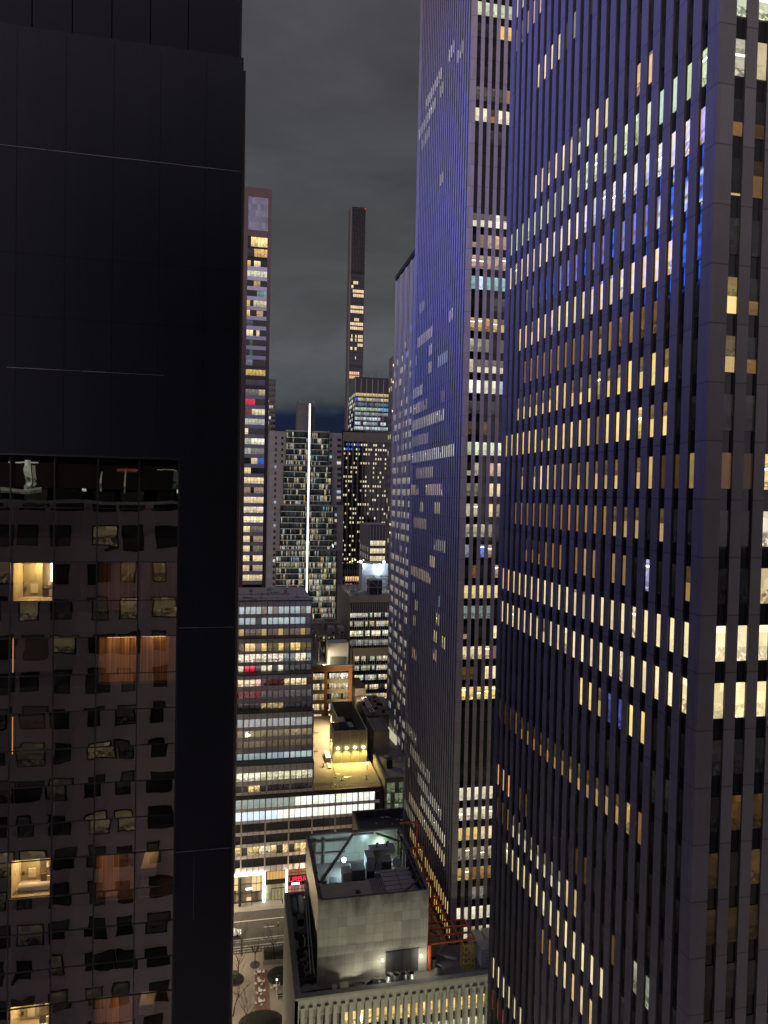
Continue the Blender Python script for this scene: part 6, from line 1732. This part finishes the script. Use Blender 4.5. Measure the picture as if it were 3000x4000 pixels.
    m.bar((xa, 116.5, z), (xa, 116.5, zt), .5, .4); m.bar((xb, 116.6, z), (xb, 116.6, zt), .22); m.bar((36.9, 131, 35), (36.9, 131, 44), .24); m.bar((38.5, 134, 35), (38.5, 134, 46), .24)
    m.build('beam', org, f)
    s = thing('scaffold', 'yellow lattice scaffold tower at the right foot of the orange frame', 'scaffold', (41.5, 116.5, z))
    m = MB(); x0, x1, y0, y1 = 40.2, 42.2, 115.4, 117.2
    for x in (x0, x1):
        for y in (y0, y1): m.bar((x, y, z), (x, y, z + 4.4), .12)
    for kk in range(5):
        zz = z + kk * 1.1
        m.bar((x0, y0, zz), (x1, y0, zz), .09); m.bar((x0, y1, zz), (x1, y1, zz), .09); m.bar((x0, y0, zz), (x0, y1, zz), .09)
        if kk < 4: m.bar((x0, y0, zz), (x1, y0, zz + 1.1), .08); m.bar((x1, y0, zz), (x0, y0, zz + 1.1), .08)
    m.build('lattice', surf('yellow_paint', (.55, .42, .04), .5, .2, 1), s)
    for i, (x, y, w, d, h, lab) in enumerate(((43.4, 115.2, 3.3, 2.6, 3.4, 'pale grey louvred cooling unit right of the yellow scaffold'), (43.0, 118.2, 2.2, 3.2, 3.0, 'smaller grey unit behind the louvred one'), (45.4, 118.2, 2.4, 3.0, 3.3, 'tan topped unit at the far right of the stone roof'))):
        u = thing('cooling_unit', lab, 'air conditioner', (x, y, z))
        m = MB(); m.box(x, x + w, y, y + d, z + .15, z + h); m.build('casing', surf('pale_blue_grey', (.40, .44, .43), .6, .2, 1), u)
        m = MB()
        for kk in range(4): m.box(x + 1.0, x + w - .7, y - .03, y, z + .9 + kk * .55, z + 1.0 + kk * .55)
        m.build('louvre', M_DARKMET, u)
        m = MB(); m.box(x - .05, x + w + .05, y - .05, y + d + .05, z + h, z + h + .15); m.build('lid', surf('tan_lid', (.45, .40, .30), .7, .2, 1) if i == 2 else M_STEEL, u)
    h = thing('flex_duct', 'silver flexible duct curling under the orange frame', 'duct', (38, 121, z))
    m = MB(); m.tube([(35.4, 124, z + 2.8), (37.2, 122.5, z + 2.6), (37.8, 120.5, z + 1.6), (36.4, 119.4, z + .8), (38.4, 118.4, z + .6), (39.6, 118.0, z + .4)], .26, 9); m.build('hose', M_STEEL, h)


def case_white(): return surf('white_casing', (.62, .62, .58), .6, .15, 1)


roof_things()


# ================================================================== street and plaza
def lamp_post(label, x, y, h, energy, col, group='added street lamps'):
    t = thing('added_street_lamp', label, 'street lamp', (x, y, .14), group)
    m = MB(); m.tube([(x, y, .14), (x, y, 1.0), (x, y, h)], [.14, .1, .07], 8); m.tube([(x, y, h - .2), (x + .7, y, h + .25), (x + 1.5, y, h + .3)], .06, 6); m.build('pole', M_DARKMET, t)
    m = MB(); m.obox((x + 1.7, y, h + .25), ((1, 0, 0), (0, 1, 0), (0, 0, 1)), .4, .18, .1); m.build('lamp_head', glow('added_lamp_light', (1.0, .82, .5), 12.0), t)
    add_light('lamp_light', 'POINT', (x + 1.7, y, h - .1), energy, col, t, .25)


lamp_post('added street lamp on the far pavement, hidden left of the lit entrance', -11, 196.6, 8.5, 14000, (1, .76, .44))  # hidden street lamps added for the warm glow at street level
lamp_post('added hidden street lamp on the far pavement right of the red sign', 24, 196.6, 8.5, 14000, (1, .76, .44))
lamp_post('added hidden street lamp by the kerb at the left of the plaza', -9, 172, 8.5, 5600, (1, .82, .58))
lamp_post('added hidden street lamp on the plaza beside the stone block', -6, 148, 8.5, 4800, (1, .84, .62))
# tall lamps out of frame, added to brighten the hotel wall and stone block
for i, (x, y, e) in enumerate(((-12, 17, 95000), (12, 70, 24000), (24, 88, 24000), (2, 98, 7000))):
    lamp_post(['added unseen lamp between the hotel and the dark tower', 'added unseen lamp before the stone block', 'added unseen lamp nearest the stone block', 'added unseen lamp at the plaza edge'][i], x, y, 11, e, (1, .86, 1.0) if i == 0 else (1, .98, .70), 'added tall lamps below the frame')


def car():
    x0, y0 = -3.3, 185.9
    t = thing('car', 'white car on the road, half hidden by the black tower', 'car', (x0 + 2.2, y0, 0))
    body = surf('white_car_paint', (.78, .78, .76), .25, .03, 1, bump=0, spec=.6)
    prof = [(-2.25, .35), (-2.3, .75), (-1.9, .92), (-1.15, 1.0), (-.55, 1.42), (.75, 1.45), (1.45, 1.02), (2.05, .88), (2.28, .68), (2.3, .35)]
    cx = x0 + 2.1
    m = MB()
    n = len(prof)
    secs = [(-.88, .86, .90), (-.80, 1.0, 1.0), (.80, 1.0, 1.0), (.88, .86, .90)]
    b = len(m.v)
    for (yy, kz, kx) in secs:
        for (px, pz) in prof: m.v.append((cx + px * (1 if pz < 1.1 else kx), y0 + yy * (1 if pz < 1.05 else .82), .0 + .35 + (pz - .35) * kz))
    for s in range(3):
        for i in range(n):
            m.f.append((b + s * n + i, b + s * n + (i + 1) % n, b + (s + 1) * n + (i + 1) % n, b + (s + 1) * n + i)); m.g.append((0,) * 4); m.uv.append([(0, 0)] * 4); m.mi.append(0)
    for s in (0, 3): m.f.append(tuple(b + s * n + i for i in range(n))); m.g.append((0,) * 4); m.uv.append([(0, 0)] * n); m.mi.append(0)
    m.build('body', body, t)
    gl = surf('car_glass', (.01, .01, .012), .05, 0, 1, bump=0)
    m = MB(); m.quad([(cx + .82, y0 - .62, 1.42), (cx + .82, y0 + .62, 1.42), (cx + 1.42, y0 + .68, 1.06), (cx + 1.42, y0 - .68, 1.06)]); m.build('windscreen', gl, t)
    m = MB(); m.quad([(cx - .95, y0 - .735, 1.06), (cx + 1.2, y0 - .735, 1.06), (cx + .72, y0 - .69, 1.38), (cx - .5, y0 - .69, 1.38)]); m.build('side_window', gl, t)
    for px in (-1.4, 1.4):
        for yy in (-.82, .82):
            m = MB(); m.tube([(cx + px, y0 + yy - .1, .33), (cx + px, y0 + yy + .1, .33)], .33, 14); m.build('wheel', M_BLACKG, t)
    for yy in (-.6, .6):
        m = MB(); m.box(cx + 2.22, cx + 2.33, y0 + yy - .18, y0 + yy + .18, .62, .76); m.build('headlight', glow('headlight', (1, .95, .85), 4), t)


car()


def person(label, x, y, face, top, legs):
    t = thing('person', label, 'person', (x, y, 0.0 if y > 178 and y < 195.6 else .14))
    z = t.location.z
    m = MB()
    c, s = math.cos(face), math.sin(face)
    P = lambda a, b, h: (x + a * c - b * s, y + a * s + b * c, z + h)
    skin = bpy.data.meshes.new('body')
    vs = [P(0, 0, .95), P(0, 0, 1.2), P(.0, 0, 1.42), P(.02, 0, 1.52), P(.03, 0, 1.66), P(0, .1, .9), P(.12, .1, .5), P(.05, .1, .07), P(.17, .11, .04), P(0, -.1, .9), P(-.08, -.1, .5), P(-.2, -.1, .09), P(-.08, -.11, .05),
          P(0, .2, 1.40), P(-.06, .24, 1.12), P(.08, .22, .88), P(0, -.2, 1.40), P(.06, -.24, 1.12), P(.2, -.22, .95)]
    rad = [.15, .15, .14, .06, .11, .10, .07, .05, .045, .10, .07, .05, .045, .07, .05, .035, .07, .05, .035]
    ed = [(0, 1), (1, 2), (2, 3), (3, 4), (0, 5), (5, 6), (6, 7), (7, 8), (0, 9), (9, 10), (10, 11), (11, 12), (2, 13), (13, 14), (14, 15), (2, 16), (16, 17), (17, 18)]
    off = parent_world(t)
    skin.from_pydata([Vector(v) - off for v in vs], ed, [])
    o = bpy.data.objects.new('body', skin); COL.objects.link(o); o.parent = t
    md = o.modifiers.new('skin', 'SKIN')
    for i, sv in enumerate(skin.skin_vertices[0].data): sv.radius = (rad[i], rad[i]); sv.use_root = i == 0
    o.modifiers.new('sub', 'SUBSURF').levels = 1
    skin.materials.append(legs)
    m = MB(); m.tube([P(0, 0, .92), P(0, 0, 1.15), P(0, 0, 1.38), P(0, 0, 1.5)], [.19, .20, .21, .1], 10); m.build('jacket', top, t)
    m = MB(); m.tube([P(0, 0, 1.68), P(0, 0, 1.75), P(0, 0, 1.8)], [.118, .12, .05], 10); m.build('hair', M_BLACKG, t)


person('person in a bright yellow-green jacket crossing the road', 11.2, 187.4, 2.6, surf('hi_vis_jacket', (.45, .85, .05), .7, .05, 1), surf('dark_trousers', (.03, .03, .035), .9, .1, 1))
person('person in dark clothes on the far pavement', 12.9, 197.4, .4, surf('dark_coat', (.025, .022, .02), .9, .1, 1), MATS['dark_trousers'])


def tree(label, x, y, h, spread, seed, lean=0.0):
    r = random.Random(seed)
    t = thing('tree', label, 'tree', (x, y, .14), 'bare trees on the plaza')
    tr = MB(); br = MB()
    top = Vector((x + lean, y, .14 + h * .42))
    tr.tube([(x, y, .1), (x + lean * .3, y, .14 + h * .2), tuple(top)], [.17, .13, .10], 8)
    bark = surf('dark_bark', (.035, .028, .022), .9, .3, 2)
    tr.build('trunk', bark, t)

    def grow(p, d, L, rad, depth):
        n = 3; pts = [p]; q = p
        for i in range(n):
            d = (d + Vector((r.uniform(-.22, .22), r.uniform(-.22, .22), r.uniform(-.03, .16)))).normalized(); q = q + d * (L / n); pts.append(q)
        br.tube([tuple(a) for a in pts], [rad * (1 - .5 * i / n) for i in range(n + 1)], 5, cap=False)
        if depth:
            for k in range(r.choice((2, 3))):
                s = pts[r.choice((1, 2, 3))]
                nd = (d + Vector((r.uniform(-.9, .9), r.uniform(-.9, .9), r.uniform(-.1, .5)))).normalized()
                grow(s, nd, L * r.uniform(.5, .75), rad * .5, depth - 1)
    for k in range(5):
        a = 2 * PI * k / 5 + r.uniform(-.4, .4)
        grow(top - Vector((0, 0, r.uniform(0, h * .1))), Vector((math.cos(a) * spread, math.sin(a) * spread, 1)).normalized(), h * .32, .065, 3)
    br.build('crown', bark, t)


tree('bare tree rising from the small round shrub bed at left', .45, 168.3, 11, .55, 1, .2)
tree('bare tree at the kerb nearest the white car', 1.3, 177.0, 10, .5, 2)
tree('bare spreading tree behind the hedge box', 9.6, 173.4, 11, .8, 3, -.4)
tree('thin bare tree in the round tree pit', 4.66, 173.2, 7, .4, 4)
tree('bare leaning tree at the lower left of the plaza', -.5, 156.5, 12, .7, 5, 1.2)
tree('bare tree at the bottom edge of the plaza', 1.6, 150.5, 11, .8, 6, .8)


def bush(name, label, pts_fn, n, mat, seed, cat, base=None):
    r = random.Random(seed)
    p0 = pts_fn(.5, .5)
    t = thing(name, label, cat, (p0[0], p0[1], .14))
    m = MB()
    for i in range(n):
        x, y, h = pts_fn(r.random(), r.random()); z = .2 + h * r.random() ** .6
        a, b = r.uniform(0, 2 * PI), r.uniform(-.8, .8); s = r.uniform(.07, .16)
        X = Vector((math.cos(a), math.sin(a), b)).normalized(); Y = X.cross(Vector((r.uniform(-1, 1), r.uniform(-1, 1), 1))).normalized(); c = Vector((x, y, z))
        m.quad([c - X * s, c - Y * s * .6, c + X * s, c + Y * s * .6])
    m.build('foliage', mat, t)
    if base: base(t)
    return t


leafg = surf('shrub_leaf', (.06, .085, .03), .7, .5, 2); leafd = surf('dark_shrub_leaf', (.035, .042, .022), .8, .5, 2)


def ell(cx, cy, rx, ry, h):
    def f(u, v):
        a, r_ = 2 * PI * u, math.sqrt(v); return cx + rx * r_ * math.cos(a), cy + ry * r_ * math.sin(a), h * (1 - .5 * v)
    return f


def soil(cx, cy, rx, ry):
    def b(t): m = MB(); m.tube([(0, 0, 0), (0, 0, .1)], 1, 28); m.v = [(cx + x * rx, cy + y * ry, .14 + z) for x, y, z in m.v]; m.build('bed', surf('dark_soil', (.045, .035, .025), .9, .4, 1.5), t)
    return b


bush('shrub_bed', 'green lit shrub in a round bed at the left plaza edge', ell(-.5, 168.6, 1.3, 1.9, 1.7), 2600, leafg, 1, 'shrub', soil(0, 168.3, 1.9, 2.3))
bush('shrub_bed', 'dark round ground-cover bed under the hedge box', ell(10.6, 167.8, 2.7, 3.0, .5), 2600, leafd, 2, 'shrub', soil(10.6, 167.8, 3.1, 3.4))
bush('shrub_bed', 'large dark oval ground-cover bed at the bottom of the plaza', ell(5.6, 153.6, 4.6, 3.2, .5), 3600, leafd, 3, 'shrub', soil(5.6, 153.6, 5.0, 3.6))


def hedge_base(t):
    m = MB(); m.box(6.6, 12.5, 172.2, 172.5, .14, 1.2); m.box(6.6, 6.9, 172.5, 179.0 - 2, .14, 1.2); m.box(6.6, 12.5, 176.7, 177.0, .14, 1.2); m.build('planter_wall', surf('stone_planter', (.24, .22, .18), .8, .2, 1), t)


bush('hedge_box', 'dark evergreen hedge in a stone planter box at the kerb', lambda u, v: (6.9 + 5.4 * u, 172.6 + 4.0 * v, 2.2), 4200, leafd, 4, 'hedge', hedge_base)


def tree_pit():
    t = thing('tree_grate', 'round dark tree grate with pale ring in the plaza', 'tree grate', (4.66, 172.9, .14))
    m = MB(); m.tube([(0, 0, 0), (0, 0, .03)], 1, 24); m.v = [(4.66 + x * 1.25, 172.9 + y * 1.5, .146 + z) for x, y, z in m.v]; m.build('grate', M_DARKMET, t)


tree_pit()

white_f = surf('white_furniture', (.74, .74, .72), .5, .08, 1)


def cafe():
    tp = thing('cafe_table', '', 'table', (0, 0, .14), 'white café tables on the plaza')
    m = MB(); m.tube([(0, 0, .86), (0, 0, .9)], .48, 18); m.build('tabletop', white_f, tp)
    m = MB(); m.tube([(0, 0, .14), (0, 0, .86)], .05, 8); m.tube([(0, 0, .14), (0, 0, .18)], .28, 12); m.build('leg', M_DARKMET, tp)
    for o in [x for x in bpy.data.objects if x.parent is tp]: pass
    ch = thing('chair', '', 'chair', (0, 0, .14), 'white café chairs on the plaza')
    m = MB(); m.box(-.24, .24, -.24, .24, .56, .62); m.build('seat', white_f, ch)
    m = MB(); m.box(-.24, .24, .2, .25, .62, 1.05); m.build('backrest', white_f, ch)
    for sx in (-.2, .2):
        for sy in (-.2, .2):
            m = MB(); m.box(sx - .025, sx + .025, sy - .025, sy + .025, .14, .56); m.build('leg', M_STEEL, ch)
    names = ['farthest brick-strip table', 'second brick-strip table from far', 'third brick-strip table from far', 'nearest brick-strip table', 'lone table by the stone block']
    dirs = ['left', 'far', 'right', 'near']
    for i, (x, y) in enumerate(((5.61, 169.2), (5.63, 165.9), (5.75, 162.6), (5.66, 159.2), (9.24, 163.6))):
        if i == 0: tp.location = (x, y, .14); tp['label'] = 'white round café table, ' + names[0]
        else: copy_tree(tp, (x, y, .14), 'white round café table, ' + names[i])
        for k, (a, d) in enumerate(((PI, 'left'), (PI / 2, 'far'), (0, 'right'), (-PI / 2, 'near'))):
            if (i, k) in ((4, 1), (0, 3)): continue
            rr = .86 + rng.uniform(-.1, .15); aa = a + rng.uniform(-.3, .3) + .4
            loc = (x + rr * math.cos(aa), y + rr * math.sin(aa), .14); rot = aa - PI / 2 + rng.uniform(-.25, .25)
            lab = f'white chair at the {d} side of the {names[i]}'
            if i == 0 and k == 0: ch.location = loc; ch.rotation_euler = (0, 0, rot); ch['label'] = lab
            else: copy_tree(ch, loc, lab, rot)


cafe()


def small_street():
    t = thing('lamp_post', 'slim pale lamp post beside the lone café table', 'lamp post', (9.5, 161.0, .14))
    m = MB(); m.tube([(9.5, 161, .14), (9.5, 161, 4.0)], .07, 8); m.build('pole', surf('pale_pole', (.6, .6, .56), .5, .1, 1), t)
    m = MB(); m.tube([(9.5, 161, 4.0), (9.5, 161, 4.3)], [.25, .22], 10); m.build('lantern', glow('lantern_dim', (1, .92, .75), 1.5), t)
    add_light('lamp_light', 'POINT', (9.3, 160.5, 4.8), 260, (1, .9, .7), t, .2)
    t = thing('bench', 'dark slatted bench by the stone block wall', 'bench', (10.6, 160.2, .14))
    m = MB()
    for k in range(5): m.box(9.8, 11.4, 159.8 + k * .12, 159.9 + k * .12, .58, .63)
    m.build('seat', M_DARKMET, t)
    m = MB(); m.box(9.8, 11.4, 160.45, 160.5, .7, 1.05); m.build('backrest', M_DARKMET, t)
    for x in (9.9, 11.25):
        m = MB(); m.box(x, x + .08, 159.85, 160.4, .14, .58); m.build('leg', M_DARKMET, t)
    for i, (x, lab) in enumerate(((4.2, 'dark bollard left of the hedge box, first at the kerb'), (5.4, 'dark bollard left of the hedge box, second at the kerb'), (6.3, 'dark bollard touching the hedge box corner'))):
        b = MB(); b.tube([(x, 178.0, -.0), (x, 178.0, 1.0), (x, 178.0, 1.6)], [.1, .08, .1], 10); o = b.build('bollard', M_DARKMET); tag(o, lab, 'bollard', 'bollards at the kerb')
    k = thing('kiosk', 'small lit information stand before the bright entrance', 'stand', (3.3, 198.4, .14))
    m = MB(); m.box(2.4, 4.2, 198.2, 198.6, 4.9, 5.2); m.build('lamp_bar', glow('kiosk_lamp', (1, .98, .92), 6), k)
    for x in (2.5, 4.1):
        m = MB(); m.bar((x, 198.4, .14), (x, 198.4, 4.9), .12); m.build('post', M_DARKMET, k)
    m = MB(); m.bar((2.5, 198.4, 1.4), (4.1, 198.4, 1.4), .1); m.build('cross_bar', M_DARKMET, k)
    m = MB(); m.box(2.6, 4.0, 198.35, 198.45, 1.6, 2.6); m.build('panel', glow('kiosk_panel', (1, .72, .38), .9), k)
    r = thing('bike_rack', 'low steel bike rack at the near kerb', 'bike rack', (4.8, 179.6, 0))
    m = MB()
    for kk in range(4):
        x = 4.1 + kk * .5; m.tube([(x, 179.3, 0), (x, 179.3, .75), (x, 179.65, .9), (x, 180.0, .75), (x, 180.0, 0)], .04, 6)
    m.build('hoop', M_DARKMET, r)


small_street()


# ================================================================== small plant scattered on the flat roofs
def roof_clutter():
    r = random.Random(21)
    st = surf('vent_metal', (.36, .36, .34), .5, .3, 1.5)

    def vent(label, x, y, z, k, g):
        t = thing('roof_vent', label, 'roof vent', (x, y, z), g)
        m = MB()
        if k == 0: m.tube([(x, y, z), (x, y, z + .9)], .14, 8); m.tube([(x, y, z + .9), (x, y, z + 1.2)], [.32, .2], 10)
        elif k == 1: m.box(x - .5, x + .5, y - .4, y + .4, z + .15, z + .9); m.box(x - .55, x + .55, y - .45, y + .45, z + .9, z + 1.0)
        else: m.tube([(x, y, z), (x, y, z + .8), (x + .3, y, z + 1.1), (x + .7, y, z + 1.0)], .12, 8)
        m.build('cowl', st, t)
        m = MB(); m.box(x - .6, x + .6, y - .5, y + .5, z, z + .15); m.build('kerb', M_GREYPAINT, t)
    for i, (x, y, k, w) in enumerate(((23.6, 246, 1, 'far left corner'), (25.2, 236.5, 0, 'left strip beside the enclosure'), (23.2, 229, 2, 'left edge near the office wall'), (26.6, 217.5, 0, 'left of the duct box end'), (31.0, 206.5, 2, 'middle of the front'), (38.6, 206.0, 0, 'right part of the front'))):
        vent('small roof vent on the yellow-lit roof, ' + w, x, y, 31.75, k, 'vents on the yellow-lit roof')
    for i, (x, y, k, w) in enumerate(((3, 236, 1, 'far left'), (9.5, 240, 0, 'far middle'), (14.5, 233, 1, 'right part'), (6.0, 221, 2, 'front left'), (17.6, 222.5, 0, 'front right'))):
        vent('small vent on top of the stepped office, ' + w, x, y, 86.0, k, 'vents on the office roof')
    for i, (x, y, k, w) in enumerate(((50.5, 205, 1, 'front right'), (51, 214, 0, 'right of the black unit'), (48.3, 218, 2, 'just before the tan hut'))):
        vent('small vent on the low block roof, ' + w, x, y, 33.5, k, 'vents on the low block')
    t = thing('pipe_run', 'thin pipe crossing the front of the yellow-lit roof', 'pipes', (28, 204, 31.75))
    m = MB(); m.tube([(22.2, 204.6, 31.95), (28, 204.4, 31.95), (28.3, 208, 31.95), (29.6, 208.2, 31.95), (29.7, 219.3, 32.0)], .09, 6); m.build('pipe', st, t)
    t = thing('cable_tray', 'cable tray running over the stepped office roof', 'cable tray', (10, 229, 86))
    m = MB(); m.box(-2, 15, 228.8, 229.3, 86.15, 86.3); m.box(9.8, 10.2, 229.3, 244, 86.15, 86.3); m.build('tray', M_STEEL, t)


roof_clutter()


def added_court_floods():  # floodlights added to warm and brighten the beige block
    for i, (x, y, tgt, e, lab) in enumerate(((31.6, 267.9, (46, 290, 52), 4200, 'added floodlight on the orange brick block coping, aimed at the beige block'), (42.0, 252.0, (52, 285, 48), 9000, 'added floodlight on the plant enclosure corner, aimed at the beige block'))):
        z = 52.2 if i == 0 else 42.6
        t = thing('floodlight', lab, 'floodlight', (x, y, z), 'added floodlights around the roof court')
        m = MB(); m.box(x - .2, x + .2, y - .2, y + .2, z, z + .3); m.build('housing', M_DARKMET, t)
        add_light('flood_beam', 'SPOT', (x, y + .5, z + .5), e, (1, .86, .58), t, .3, target=tgt, spot=1.9)


added_court_floods()
